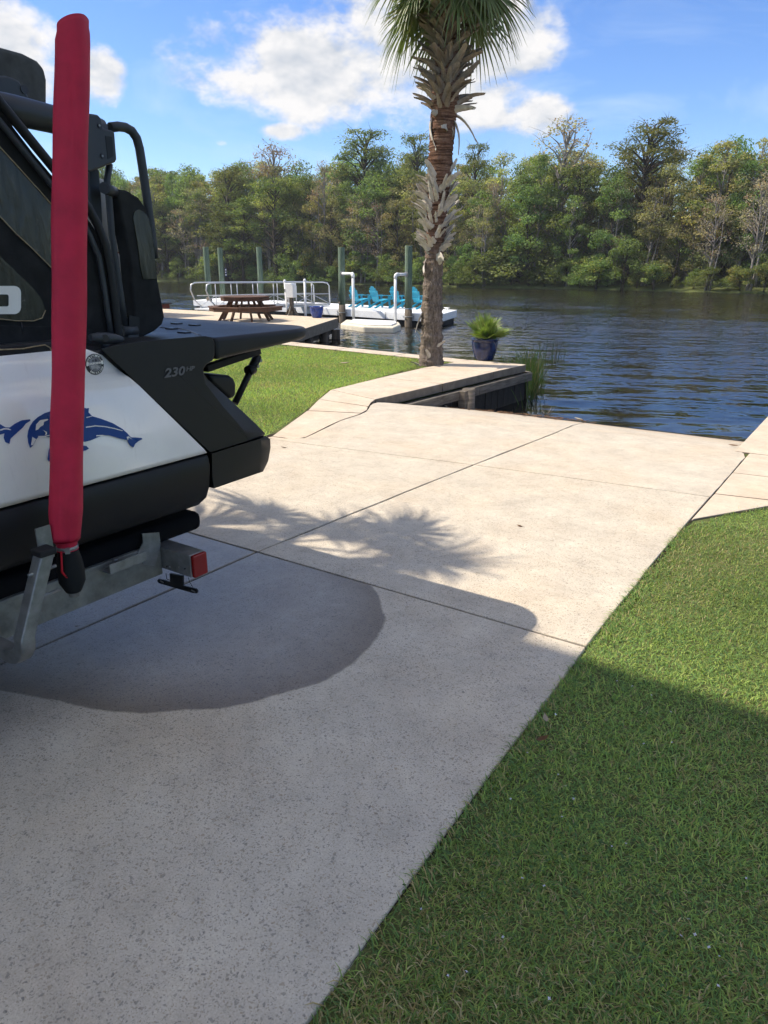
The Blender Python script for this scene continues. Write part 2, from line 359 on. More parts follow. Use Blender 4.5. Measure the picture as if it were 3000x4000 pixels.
def water_mat():
    m = Mat('river_water', 0.02, 0.5); m.b.inputs['IOR'].default_value = 1.333
    m.col((0.012, 0.011, 0.008))
    sp = m.N.new('ShaderNodeSeparateXYZ'); m.L.new(m.pos(), sp.inputs[0]); Y = sp.outputs[1]
    def nz(scl, sc, det, ro, dist=0.0, rot=-20):
        n = m.N.new('ShaderNodeTexNoise'); n.inputs['Scale'].default_value = scl; n.inputs['Detail'].default_value = det; n.inputs['Roughness'].default_value = ro; n.inputs['Distortion'].default_value = dist
        r_ = m.pos((1, 1, 1), (0, 0, R(rot))); mp = m.N.new('ShaderNodeMapping'); mp.inputs['Scale'].default_value = sc; m.L.new(r_, mp.inputs[0]); m.L.new(mp.outputs[0], n.inputs['Vector'])
        c = m.N.new('ShaderNodeSeparateColor'); m.L.new(n.outputs['Color'], c.inputs[0]); return [m.math('SUBTRACT', c.outputs[k], 0.5) for k in (0, 1)]
    big = nz(1.0, (0.35, 1.7, 1), 2, 0.45, 0.2); mid = nz(3.2, (0.35, 1.5, 1), 3, 0.5, 0.3); fine = nz(11, (0.6, 1.3, 1), 3, 0.6)
    gust = m.noise(m.pos((0.045, 0.12, 1)), 1.0, 3, 0.55)
    g = m.math('MULTIPLY', m.ramp(gust, [(0.36, 0.45), (0.62, 1.15)]), m.ramp(m.math('MULTIPLY', Y, 1 / 80.0), [(0.10, 0.55), (0.17, 0.62), (0.30, 1.0), (0.80, 1.0), (0.885, 0.30)]))
    lull = m.ramp(m.math('MULTIPLY', Y, 1 / 80.0), [(0.0, 1.0), (0.80, 1.0), (0.89, 0.25)])
    ff = m.ramp(m.math('MULTIPLY', Y, 1 / 80.0), [(0.14, 0.25), (0.30, 1.0)])
    def comb(k, a, b, c):
        s1 = m.math('MULTIPLY', m.math('MULTIPLY', big[k], a), lull); s2 = m.math('MULTIPLY', m.math('MULTIPLY', mid[k], b), g); s3 = m.math('MULTIPLY', m.math('MULTIPLY', m.math('MULTIPLY', fine[k], c), g), ff)
        return m.math('ADD', m.math('ADD', s1, s2), s3)
    cx = m.N.new('ShaderNodeCombineXYZ'); m.L.new(comb(0, 0.10, 0.22, 0.40), cx.inputs[0]); m.L.new(m.math('ADD', comb(1, 0.25, 0.50, 1.05), m.math('MULTIPLY', m.math('MULTIPLY', g, ff), -0.085)), cx.inputs[1]); cx.inputs[2].default_value = 1.0
    nn = m.N.new('ShaderNodeVectorMath'); nn.operation = 'NORMALIZE'; m.L.new(cx.outputs[0], nn.inputs[0]); m.L.new(nn.outputs[0], m.b.inputs['Normal'])
    return m.m
M['water'] = water_mat()
sheet('river_water', [(-400, 6.9), (400, 6.9), (400, 90), (-400, 90)], WATER, M['water'])

# ---- driveway and ramp: slabs with open joints
drv = sheet('driveway', [(-5.25, -9), (-0.86, -9), (-0.86, 1.0), (-0.94, 3.1), (-0.955, 6.6), (-5.30, 6.6)], -0.011, M['joint'])
_jp = []
for _t in np.linspace(0, 1, 9):
    _y = 7.0
    for _ in range(40): _p = PZ(1850 + 430 * _t, 1815 - 168 * _t, zramp(_y)); _y = .6 * _y + .4 * _p[1]
    _jp.append((_p[1], _p[0]))
_jp = [(-20, -3.05), (3.05, -3.05)] + _jp + [(14, _jp[-1][1] - .15)]
def xj(y): return float(np.interp(y, [p[0] for p in _jp], [p[1] for p in _jp]))
def xl(y):
    pts = [(-20, -5.2), (5.40, -5.2), (5.45, -4.92), (5.66, -4.86), (6.0, -4.95), (6.58, -5.1), (7.0, -5.13), (7.25, -5.2), (7.6, -5.42), (7.95, -5.555), (30, -5.555)]
    return float(np.interp(y, [p[0] for p in pts], [p[1] for p in pts]))
def xr(y): return float(np.interp(y, [-20, 0.9, 1.3, 1.75, 3.1, 4.6, 7.50, 7.56, 30], [-0.84, -0.845, -0.865, -0.885, -0.93, -0.955, -0.945, -1.075, -1.075]))
def tj2(x): return float(np.interp(x, [-5.1, -2.91, -0.93], [5.40, 5.68, 5.87]))
def slab(fx0, fx1, fy0, fy1, mat, parent, nx=2, ny=8, g=0.0072, wob=0.004, name='slab'):
    V = []; F = []
    top = []
    for j in range(ny + 1):
        for i in range(nx + 1):
            u = i / nx; v = j / ny
            x = -3.0; y = 5.0
            for _ in range(12):
                y0 = fy0(x) + g; y1 = fy1(x) - g; y = y0 + (y1 - y0) * v
                a = fx0(y) + g; b = fx1(y) - g; x = a + (b - a) * u
            if i in (0, nx): x += random.uniform(-wob, wob)
            if j in (0, ny): y += random.uniform(-wob, wob) * .6
            V.append((x, y, zramp(y)))
    n = len(V); W = nx + 1
    for j in range(ny):
        for i in range(nx): F.append((j * W + i, j * W + i + 1, (j + 1) * W + i + 1, (j + 1) * W + i))
    rim = [i for i in range(W)] + [j * W + nx for j in range(1, ny + 1)] + [ny * W + i for i in range(nx - 1, -1, -1)] + [j * W for j in range(ny - 1, 0, -1)]
    for k in rim: V.append((V[k][0], V[k][1], V[k][2] - 0.11))
    for q in range(len(rim)):
        a = rim[q]; b = rim[(q + 1) % len(rim)]; F.append((a, n + q, n + (q + 1) % len(rim), b))
    mb = MB(); mb.add(V, F); o = mb.build(name, mat, parent, bevel=0.006, bseg=2); return o
K = lambda c: (lambda t: c)
slab(xj, xr, K(-4.0), K(3.05), M['drive'], drv, 2, 14)
slab(xl, xj, K(-4.0), K(3.05), M['drive'], drv, 2, 14)
slab(xj, xr, K(3.05), tj2, M['drive'], drv, 6, 10)
slab(xl, xj, K(3.05), tj2, M['drive'], drv, 6, 10)
slab(xl, xr, K(-9.0), K(-4.0), M['drive'], drv, 2, 6)
_rv = []; _ys = np.linspace(6.4, 13.3, 30)
for _y in _ys: _rv += [(-5.56, _y, zramp(_y) - .013), (-1.06, _y, zramp(_y) - .013)]
rampbase = np_mesh('boat_ramp', _rv, [(2 * i, 2 * i + 1, 2 * i + 3, 2 * i + 2) for i in range(29)], M['joint']); tag(rampbase, kind='structure')
slab(xj, xr, tj2, K(13.2), M['ramp'], rampbase, 4, 40)
slab(xl, xj, tj2, K(13.2), M['ramp'], rampbase, 4, 40)

# ---- walkways
wl = sheet('walkway_left', [(-4.9, 5.5), (-5.2, 7.2), (-5.56, 7.9), (-5.5, 12.4), (-7.0, 11.6), (-6.5, 8.2), (-5.2, 5.5)], -0.012, M['joint'])
def qslab(p4, parent, mat, z=0.002, g=0.008, th=0.12, name='slab', bev=0.012):
    P = [Vector((p[0], p[1], 0)) for p in p4]; c = sum(P, Vector()) / len(P)
    P = [p + (c - p).normalized() * g * 1.6 for p in P]
    mb = MB(); mb.prism([(p.x, p.y, z) for p in P], (0, 0, -th)); return mb.build(name, mat, parent, bevel=bev)
inner = [(-5.19, 5.42), (-5.19, 5.50), (-5.80, 6.80), (-6.19, 7.50), (-6.54, 8.2), (-6.63, 9.6), (-6.68, 10.9)]
outer = [(-4.90, 5.46), (-4.87, 5.52), (-5.12, 7.05), (-5.30, 7.45), (-5.56, 7.92), (-5.49, 9.6), (-5.43, 11.2)]
for i in range(len(inner) - 1):
    ya_, yb_ = outer[i][1], outer[i + 1][1]
    edge = [(xl(t) - .004, t) for t in np.linspace(ya_ + .006, yb_ - .006, max(2, int((yb_ - ya_) / .12)))] if i < 4 else [outer[i], outer[i + 1]]
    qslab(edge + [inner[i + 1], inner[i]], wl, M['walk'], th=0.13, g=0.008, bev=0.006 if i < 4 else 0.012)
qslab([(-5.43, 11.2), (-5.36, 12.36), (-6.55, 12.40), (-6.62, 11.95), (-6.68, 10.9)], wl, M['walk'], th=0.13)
wb = sheet('walkway_back', [(-6.6, 12.0), (-6.6, 12.4), (-26, 14.4), (-26, 13.6)], -0.013, M['joint'])
xs = [-6.56, -8.1, -9.7, -11.2, -12.7, -14.3, -16, -17.6, -19.3, -21, -23]
for a, b in zip(xs[:-1], xs[1:]):
    fi = lambda x: 11.97 - (x + 6.56) * 0.118; fo = lambda x: 12.40 - (x + 6.56) * 0.135
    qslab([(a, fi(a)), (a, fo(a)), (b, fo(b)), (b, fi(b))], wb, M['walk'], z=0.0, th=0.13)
wr = sheet('walkway_right', [(-0.92, 5.3), (-0.92, 12.9), (0.75, 12.9), (0.75, 7.2), (-0.1, 6.4), (-0.5, 5.9)], -0.0125, M['joint'])
for P4 in ([(-0.960, 5.22), (-0.960, 5.98), (-0.52, 6.05), (-0.50, 5.95)], [(-0.960, 5.98), (-0.960, 6.72), (0.3, 6.84), (0.05, 6.6), (-0.50, 5.95), (-0.52, 6.05)],
           [(-0.960, 6.72), (-0.960, 7.55), (0.7, 7.62), (0.7, 7.05), (0.3, 6.84)]):
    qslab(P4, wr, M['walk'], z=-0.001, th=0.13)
for a, b in ((7.55, 9.55), (9.55, 11.3), (11.3, 12.9)):
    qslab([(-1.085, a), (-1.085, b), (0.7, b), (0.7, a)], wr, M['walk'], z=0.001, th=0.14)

# ---- seawalls (bulkheads): planks, cap timber, post
def seawall(name, a, b, label, post=None, inward=(-1, 0), top=-0.135, w=0.21, cap=True):
    a = np.array(a, float); b = np.array(b, float); L = np.linalg.norm(b - a); d = (b - a) / L; nrm = np.array([d[1], -d[0]])
    if nrm @ np.array(inward) > 0: nrm = -nrm
    e = empty(name, (a[0], a[1], 0), label=label, cat='seawall')
    n = int(L / w); rot = math.atan2(d[1], d[0])
    me = None
    for i in range(n):
        c = d * (i + .5) * w + nrm * random.uniform(-0.008, 0.012)
        if me is None:
            o = MB().box((0, 0, -0.75), (w - 0.012, 0.05, 1.5)).build('plank', M['darkplank'], e, bevel=0.006); me = o
        else:
            o = me.copy(); COL.objects.link(o); o.parent = e
        o.location = (c[0], c[1], top - 0.005); o.rotation_euler = (0, 0, rot)
    for k in range(int(math.ceil(L / 2.6)) if cap else 0):
        s0 = k * 2.6; s1 = min(L, s0 + 2.6)
        c0 = d * (s0 + .004) + nrm * 0.065; c1 = d * (s1 - .004) + nrm * 0.065
        MB().beam((c0[0], c0[1], top - .075), (c1[0], c1[1], top - .075), 0.075, 0.14).build('cap_timber', M['oldwood'], e, bevel=0.01)
    for s in (post or []):
        c = d * s + nrm * 0.16
        MB().tube([(c[0], c[1], -1.6), (c[0], c[1], top + .02)], [0.11, 0.10], 9).build('post', M['oldwood'], e)
        c = d * (s - 0.13) + nrm * 0.14
        MB().box((c[0], c[1], top - .5), (0.12, 0.12, 1.0)).build('post_block', M['oldwood'], e, bevel=0.01)
    return e
seawall('seawall', (-5.52, 7.9), (-5.36, 12.42), 'dark timber plank seawall under the concrete walkway beside the boat ramp', post=[2.15], inward=(-1, 0))
seawall('seawall', (-5.36, 12.45), (-12.4, 13.35), 'timber seawall behind the palm facing the river', inward=(0, -1))
seawall('seawall', (-1.06, 8.2), (-1.06, 12.9), 'timber seawall below the walkway on the right of the ramp', inward=(1, 0), cap=False)
seawall('seawall', (-1.0, 12.92), (8, 12.95), 'timber seawall right of the ramp facing the river', inward=(0, -1))
# ================================================================== LAWN
def leaf_mat(name, gain=(1, 1, 1), trans=0.35, rough=0.6, spec=0.25, objvar=0.0):
    m = Mat(name, rough, spec); c = m.attr('tint')
    c = m.mix(1.0, c, gain, 'MULTIPLY')
    if objvar:
        oi = m.N.new('ShaderNodeObjectInfo')
        hs = m.N.new('ShaderNodeHueSaturation'); m.L.new(c, hs.inputs['Color'])
        m.L.new(m.math('ADD', 0.5 - objvar * .03, m.math('MULTIPLY', oi.outputs['Random'], objvar * .06)), hs.inputs['Hue'])
        m.L.new(m.math('ADD', 1 - objvar * .25, m.math('MULTIPLY', oi.outputs['Random'], objvar * .5)), hs.inputs['Value'])
        c = hs.outputs[0]
    m.col(c)
    t = m.N.new('ShaderNodeBsdfTranslucent'); m.put(t.inputs['Color'], m.mix(1.0, c, (1.15, 1.2, 0.6), 'MULTIPLY'))
    mx = m.N.new('ShaderNodeMixShader'); mx.inputs[0].default_value = trans
    out = m.N['Material Output']
    m.L.new(m.b.outputs[0], mx.inputs[1]); m.L.new(t.outputs[0], mx.inputs[2]); m.L.new(mx.outputs[0], out.inputs['Surface'])
    return m.m
M['grass'] = leaf_mat('grass_blade', trans=0.4)
def in_poly(P, poly):
    x = P[:, 0]; y = P[:, 1]; inside = np.zeros(len(P), bool); j = len(poly) - 1
    for i in range(len(poly)):
        xi, yi = poly[i]; xj_, yj = poly[j]
        c = ((yi > y) != (yj > y)) & (x < (xj_ - xi) * (y - yi) / (yj - yi + 1e-12) + xi); inside ^= c; j = i
    return inside
def vnoise(P, s, seed=0):
    r = np.random.default_rng(seed); out = np.zeros(len(P))
    for k in range(9):
        a = r.uniform(0, 6.28); f = s * r.uniform(.6, 2.2); out += np.sin(P[:, 0] * f * math.cos(a) + P[:, 1] * f * math.sin(a) + r.uniform(0, 6.28))
    return out / 9 * 1.5
def grass(poly, box, dens_fn, dens_max, lmin, lmax, width, simple, seed, z0=-0.018, lean=0.95):
    r = np.random.default_rng(seed); x0, x1, y0, y1 = box
    n = int((x1 - x0) * (y1 - y0) * dens_max)
    P = np.column_stack([r.uniform(x0, x1, n), r.uniform(y0, y1, n)])
    P = P[in_poly(P, poly)]; P = P[r.uniform(0, dens_max, len(P)) < dens_fn(P)]
    n = len(P)
    clump = vnoise(P, 7, seed + 1); patch = vnoise(P, 1.5, seed + 2); dry = vnoise(P, 3.1, seed + 3)
    P = P + r.normal(0, .006, P.shape)
    L = r.uniform(lmin, lmax, n) * (1 + .28 * clump) * np.where(r.random(n) < .03, 1.5, 1.0)
    az = r.uniform(0, 2 * math.pi, n); ln = np.abs(r.normal(lean, .35, n)); ln = np.clip(ln, 0.05, 1.45)
    dx = np.cos(az); dy = np.sin(az); sx = -dy; sy = dx
    w = width * r.uniform(.6, 1.35, n)
    b = np.column_stack([P, np.full(n, z0)])
    hx = np.sin(ln); hz = np.cos(ln)
    mid = b + np.column_stack([dx * hx * L * .5, dy * hx * L * .5, hz * L * .58])
    ln2 = np.clip(ln + r.uniform(.2, .9, n), 0, 1.75)
    tip = mid + np.column_stack([dx * np.sin(ln2) * L * .5, dy * np.sin(ln2) * L * .5, np.cos(ln2) * L * .45])
    S = np.column_stack([sx, sy, np.zeros(n)]) * w[:, None] * .5
    green = np.array([[.23, .34, .088], [.30, .42, .10], [.18, .30, .088], [.39, .46, .13], [.155, .265, .088]])
    straw = np.array([[.42, .35, .17], [.34, .27, .12], [.50, .42, .24], [.26, .25, .09]])
    col = green[r.integers(0, len(green), n)] * (1 + .25 * patch)[:, None]
    pd = np.clip(.12 + .28 * dry, 0.02, .6)
    isd = r.random(n) < pd; col[isd] = straw[r.integers(0, len(straw), isd.sum())]
    col = np.clip(col * r.uniform(.75, 1.3, (n, 1)), 0.004, .6)
    if simple:
        V = np.stack([b - S, b + S, tip], 1).reshape(-1, 3); F = np.arange(3 * n).reshape(n, 3); k = 3
    else:
        V = np.stack([b - S, b + S, mid + S * .85, mid - S * .85, tip], 1).reshape(-1, 3)
        i = np.arange(n)[:, None] * 5; F = np.concatenate([i + [[0, 1, 2]], i + [[0, 2, 3]], i + [[3, 2, 4]]], 0); k = 5
    C = np.repeat(np.column_stack([col, np.ones(n)]), k, 0)
    return V, F, C, P
rp = [(-.85, -3), (-.855, .9), (-.878, 1.3), (-.898, 1.75), (-.942, 3.1), (-.966, 4.6), (-.955, 5.12), (-.88, 5.26), (-.72, 5.68), (-.54, 6.02), (-.2, 6.38), (.25, 6.85), (.7, 7.2), (7, 8.2), (7, -3)]
def dens_r(P):
    d = np.hypot(P[:, 0], P[:, 1]); return np.where(P[:, 0] > 1.9, 1200, np.clip(36000 / np.maximum(d, 1.2) ** .7, 8000, 26000)) * (1 + .15 * vnoise(P, 5, 99)) * np.where(P[:, 1] < .2, .22, 1) * np.where(P[:, 1] < 1.9, np.clip((P[:, 0] + 0.85) / 0.07, 0.35, 1), 1)
V, F, C, P = grass(rp, (-.98, 4.5, -2.2, 7.2), dens_r, 30000, .016, .038, .0034, False, 21, lean=1.05)
def fringe():
    # blades that spill over the slab edge
    r = np.random.default_rng(61); n = 3000
    y = r.uniform(.7, 5.1, n); keep = (vnoise(np.column_stack([y * 0, y]), 5.0, 62) + r.normal(0, .35, n)) > .05; y = y[keep]; n = len(y)
    x = np.array([xr(t) for t in y]) + r.uniform(.0, .06, n); L = r.uniform(.025, .062, n); az = math.pi + r.normal(0, .9, n); ln = r.uniform(.7, 1.35, n); w = .0036 * r.uniform(.6, 1.3, n)
    b = np.column_stack([x, y, np.full(n, -.012)]); d = np.column_stack([np.cos(az) * np.sin(ln), np.sin(az) * np.sin(ln), np.cos(ln)]); S_ = np.column_stack([-np.sin(az), np.cos(az), np.zeros(n)]) * w[:, None] * .5
    mid = b + d * L[:, None] * .55 + np.array([0, 0, .006]); tip = mid + np.column_stack([np.cos(az), np.sin(az), -.15 + 0 * az]) * (L * .45)[:, None]; tip[:, 2] = np.maximum(tip[:, 2], .003); mid[:, 2] = np.maximum(mid[:, 2], .005)
    V = np.stack([b - S_, b + S_, mid + S_ * .85, mid - S_ * .85, tip], 1).reshape(-1, 3); i = np.arange(n)[:, None] * 5; F = np.concatenate([i + [[0, 1, 2]], i + [[0, 2, 3]], i + [[3, 2, 4]]], 0)
    g = np.array([[.19, .30, .078], [.25, .37, .092], [.155, .27, .08], [.42, .35, .17], [.135, .235, .08]])[r.integers(0, 5, n)] * r.uniform(.75, 1.25, (n, 1))
    return V, F, np.repeat(np.column_stack([g, np.ones(n)]), 5, 0)
V2, F2, C2 = fringe(); F = np.concatenate([F, F2 + len(V)]); V = np.concatenate([V, V2]); C = np.concatenate([C, C2])
g1 = np_mesh('lawn_grass', V, F, M['grass'], {'tint': C}); tag(g1, 'short green lawn grass on the right of the concrete driveway', 'grass', kind='stuff')
lpoly = [(-5.30, 2.6), (-5.24, 5.42), (-5.84, 6.8), (-6.23, 7.5), (-6.57, 8.2), (-6.66, 9.6), (-6.71, 10.9), (-6.64, 11.93), (-8.1, 12.12), (-11.2, 12.48), (-16, 13.05), (-24, 14.0), (-24, 4), (-12, 2.6)]
def dens_l(P):
    base = np.where(P[:, 0] < -14, 900, np.where(P[:, 0] < -11, 2200, 5200)); d2 = np.hypot(P[:, 0] + 6.87, P[:, 1] - 11.5)
    return base * np.clip((d2 - .25) / .25, 0, 1) * np.where(P[:, 1] < 4.2, .3, 1)
V, F, C, P = grass(lpoly, (-24, -5.2, 2.6, 14), dens_l, 5200, .03, .06, .008, True, 31, lean=1.0)
C[:, :3] *= np.array([1.12, 1.10, 0.95])
g2 = np_mesh('lawn_grass', V, F, M['grass'], {'tint': C}); tag(g2, 'sunlit mown lawn grass between the boat and the palm', 'grass', kind='stuff')
# broad-leaved weeds among the near blades
def weeds():
    r = np.random.default_rng(5); n = 15000
    P = np.column_stack([r.uniform(-.88, 1.6, n), r.uniform(.4, 4.2, n)]); P = P[vnoise(P, 2.6, 77) + r.normal(0, .3, n) > .05]; n = len(P)
    az = r.uniform(0, 6.28, n); L = r.uniform(.008, .017, n); W = L * r.uniform(.45, .7, n); tl = r.uniform(-.1, .7, n); z = r.uniform(-.012, .018, n)
    d = np.column_stack([np.cos(az) * np.cos(tl), np.sin(az) * np.cos(tl), np.sin(tl)]); s = np.column_stack([-np.sin(az), np.cos(az), np.zeros(n)])
    b = np.column_stack([P, z])
    V = np.stack([b, b + d * L[:, None] * .5 + s * W[:, None] * .5, b + d * L[:, None], b + d * L[:, None] * .5 - s * W[:, None] * .5], 1).reshape(-1, 3)
    F = np.arange(4 * n).reshape(n, 4); c = np.array([.08, .145, .05]) * r.uniform(.7, 1.5, (n, 1)); C = np.repeat(np.column_stack([c, np.ones(n)]), 4, 0)
    tag(np_mesh('ground_cover', V, F, M['grass'], {'tint': C}), 'small round-leaved weeds growing in the shaded lawn', 'weeds', kind='stuff')
weeds()
# tiny white flowers
M['petal'] = plain('white_petal', (0.62, 0.60, 0.68), 0.6, 0.2, var=0.05)
def flowers():
    pts = [(2180, 3025), (2470, 2680), (2410, 2660), (2620, 2780), (2625, 2900), (2515, 2905), (2210, 3070), (2195, 3190), (2240, 3120), (2040, 3430), (2125, 3460), (2390, 3305), (2445, 3295), (2915, 3430), (1965, 3660), (2715, 3650), (2660, 3655), (2690, 3590), (1750, 3810), (1822, 3795), (2805, 3850), (2810, 3735), (2770, 3700), (1645, 3550), (2170, 2790), (2060, 2940), (1995, 3120), (2460, 3040), (2545, 2715), (2145, 3900)]
    me = None
    for i, (x, y) in enumerate(pts):
        p = PZ(x, y, 0.022)
        if me is None:
            mb = MB()
            for k in range(4):
                a = k * math.pi / 2 + .3; c, s = math.cos(a), math.sin(a)
                mb.add([(0, 0, 0), (c * .0045 - s * .003, s * .0045 + c * .003, .002), (c * .0085, s * .0085, .001), (c * .0045 + s * .003, s * .0045 - c * .003, .002)], [(0, 1, 2, 3)])
            o = mb.build('wildflower', M['petal'], fix=False); me = o
        else:
            o = me.copy(); COL.objects.link(o)
        o.location = p; o.rotation_euler = (random.uniform(-.5, .5), random.uniform(-.5, .5), random.uniform(0, 6)); s = random.uniform(.4, .7); o.scale = (s, s, s)
        tag(o, 'tiny white four-petalled flower in the shaded lawn', 'flower', 'tiny white flowers in the lawn')
flowers()
# fallen leaves and scraps
M['deadleaf'] = plain('dead_leaf', (0.14, 0.075, 0.035), 0.8, 0.2, var=0.3, scale=30)
M['paleleaf'] = plain('pale_husk', (0.36, 0.30, 0.22), 0.8, 0.2, var=0.2, scale=30)
def dead_leaf(px, py, s, mat, label, rz=0.0, z=0.004, curl=.25):
    p = PZ(px, py, z if not callable(z) else 0); mb = MB()
    L = [(-1, 0), (-.55, .28), (0, .40), (.5, .27), (1, 0), (.5, -.27), (0, -.40), (-.55, -.28)]
    vs = [(x * s, y * s, s * curl * (x * x * .7 + abs(y) * 1.2)) for x, y in L] + [(x * s, 0, s * curl * x * x * .5) for x in (-.5, 0, .5)]
    mb.add(vs, [(0, 1, 8), (1, 2, 9, 8), (2, 3, 10, 9), (3, 4, 10), (4, 5, 10), (5, 6, 9, 10), (6, 7, 8, 9), (7, 0, 8)], True)
    mb.tube([(s, 0, s * curl * .7), (s * 1.4, .05 * s, s * .3)], s * .03, 4)
    o = mb.build('fallen_leaf', mat, loc=p); o.rotation_euler = (random.uniform(-.2, .2), random.uniform(-.2, .2), rz); sol = o.modifiers.new('s', 'SOLIDIFY'); sol.thickness = s * .04
    return tag(o, label, 'leaf')
dead_leaf(300, 2447, .013, M['deadleaf'], 'small reddish brown leaf on the joint near the trailer', .4)
dead_leaf(2118, 2890, .03, M['deadleaf'], 'brown curled leaf at the edge of the shaded lawn', 1.1, .02, .5)
dead_leaf(2130, 2812, .028, M['paleleaf'], 'tan leaf in the grass beside the driveway, farther of two', 2.1, .022, .6)
dead_leaf(2030, 2055, .022, M['deadleaf'], 'dark dried leaf lying alone on the sunlit concrete', .2)
dead_leaf(1348, 1420, .085, M['paleleaf'], 'pale dried palm husk on the lawn left of the palm', .3, .04, .4)
dead_leaf(1108, 1748, .03, M['deadleaf'], 'brown leaf on the concrete beside the boat stern', .8)
dead_leaf(2865, 1741, .05, M['deadleaf'], 'dark leaf scrap near the right corner of the ramp', .5, -.02)
dead_leaf(2405, 1803, .035, M['deadleaf'], 'dark leaf in the middle of the upper ramp slab', .1, -.01)
dead_leaf(1590, 2372, .012, M['paleleaf'], 'small pale chip on the shaded concrete slab', .9)
# ================================================================== RIVERSIDE: far trees
M['leaf_a'] = leaf_mat('tree_leaf', trans=0.5, rough=0.65, objvar=1.0)
def bark(name, a, b):
    m = Mat(name, 0.9, 0.15); v = m.coord('Object', (5, 5, .8)); n = m.noise(v, 3, 6, .65)
    m.col(m.ramp(n, [(.3, a), (.7, b)])); m.bump(n, .6, .03); return m.m
M['bark_grey'] = bark('bark_grey', (.14, .125, .11), (.36, .33, .29)); M['bark_brown'] = bark('bark_brown', (.025, .02, .016), (.09, .072, .055))
def rot_to(v):
    return Vector(v).to_track_quat('Z', 'Y').to_matrix()
PAL = {'dark': [(0.094, 0.134, 0.047), (0.134, 0.175, 0.056), (0.175, 0.215, 0.067), (0.228, 0.242, 0.074)],
       'mid': [(0.148, 0.215, 0.067), (0.202, 0.269, 0.083), (0.255, 0.323, 0.108), (0.121, 0.175, 0.065)],
       'yellow': [(0.323, 0.336, 0.114), (0.403, 0.390, 0.161), (0.242, 0.282, 0.094), (0.484, 0.430, 0.188)],
       'olive': [(0.242, 0.255, 0.108), (0.309, 0.302, 0.148), (0.175, 0.202, 0.087), (0.376, 0.336, 0.175)],
       'grey': [(0.349, 0.296, 0.222), (0.444, 0.376, 0.296), (0.282, 0.255, 0.175), (0.336, 0.202, 0.161)],
       'bush': [(0.161, 0.222, 0.074), (0.255, 0.296, 0.101), (0.376, 0.336, 0.101), (0.121, 0.175, 0.067)]}
def make_tree(name, h, base, rad, nclump, clr, leaves, lsize, pal, barkm, seed, flat=.6, shape='oval', trunk_r=.16, branches=True, lean=.05, stems=1, droop=0.0):
    r = np.random.default_rng(seed)
    e = empty(name)
    tb = MB()
    cl = []
    for k in range(nclump):
        t = r.random() ** .8; zz = base + (h - base) * t
        if shape == 'oval': rr = rad * math.sqrt(max(.05, 1 - (2 * t - .85) ** 2 * .75))
        elif shape == 'flat': rr = rad * (.45 + .6 * math.sin(math.pi * min(1, t * .95 + .12)))
        elif shape == 'dome': rr = rad * math.sqrt(max(.02, 1 - t * t))
        else: rr = rad * (1 - t * .75)
        a = r.uniform(0, 6.28); q = rr * math.sqrt(r.uniform(.12, 1))
        cl.append(np.array([math.cos(a) * q, math.sin(a) * q, zz]) + np.array([lean * zz, 0, 0]))
    ax = lambda z: Vector((lean * z + .15 * math.sin(z * .6 + seed), .12 * math.sin(z * .5 + seed * 2), z))
    top = h * (.93 if shape != 'dome' else .5)
    zs = np.linspace(-.4, top, 9)
    for s_ in range(stems):
        ox = Vector((r.uniform(-.5, .5), r.uniform(-.5, .5), 0)) * (s_ > 0)
        tb.tube([ax(z) + ox * (1 + z * .12) for z in zs], [trunk_r * (1 - .86 * i / 8) * (1.25 if i == 0 else 1) * (1 if s_ == 0 else .7) for i in range(9)], 6)
    if branches:
        for c in cl:
            z0 = max(base * .55, c[2] - r.uniform(.4, 1.8) - .25 * math.hypot(c[0], c[1])); p0 = ax(min(z0, top)); p1 = Vector(c)
            m_ = (p0 + p1) / 2 + Vector((r.normal(0, .15), r.normal(0, .15), .2)); tb.tube([p0, m_, p1], [trunk_r * .34, trunk_r * .22, .015], 4, caps=False)
            for _ in range(2):
                d = Vector((r.normal(0, 1), r.normal(0, 1), abs(r.normal(.5, .6)))).normalized() * clr * r.uniform(.7, 1.5)
                tb.tube([p1, p1 + d * .5 + Vector((0, 0, .05)), p1 + d], [.016, .011, .005], 3, caps=False)
    t_ = tb.build('trunk', barkm, e, fix=False)
    n = int(leaves * 1.3); ci = r.integers(0, nclump, n); C0 = np.array(cl)[ci]
    cs = clr * r.uniform(.65, 1.35, nclump)[ci]
    d = r.normal(0, 1, (n, 3)); d /= np.linalg.norm(d, axis=1)[:, None]; q = r.uniform(.15, 1, n) ** .55
    off = d * (q * cs)[:, None]; off[:, 2] *= flat; off[:, 2] -= droop * q * cs * r.random(n)
    P = C0 + off
    P[:, 2] = np.maximum(P[:, 2], .05)
    nrm = d * .55 + r.normal(0, .6, (n, 3)) + np.array([0, 0, .45]); nrm /= np.linalg.norm(nrm, axis=1)[:, None]
    a = np.cross(nrm, r.normal(0, 1, (n, 3))); a /= np.linalg.norm(a, axis=1)[:, None]; b = np.cross(nrm, a)
    s = .76 * lsize * r.uniform(.55, 1.35, n)
    V = np.stack([P - a * s[:, None] * .5, P + b * s[:, None] * .28, P + a * s[:, None] * .5, P - b * s[:, None] * .28], 1).reshape(-1, 3)
    pc = np.array(PAL[pal]); cc = r.integers(0, len(pc), nclump)
    col = pc[np.where(r.random(n) < .7, cc[ci], r.integers(0, len(pc), n))] * r.uniform(.75, 1.25, (n, 1))
    Cc = np.repeat(np.column_stack([col, np.ones(n)]), 4, 0)
    np_mesh('crown', V, np.arange(4 * n).reshape(n, 4), M['leaf_a'], {'tint': Cc}, e)
    e['_h'] = h
    return e
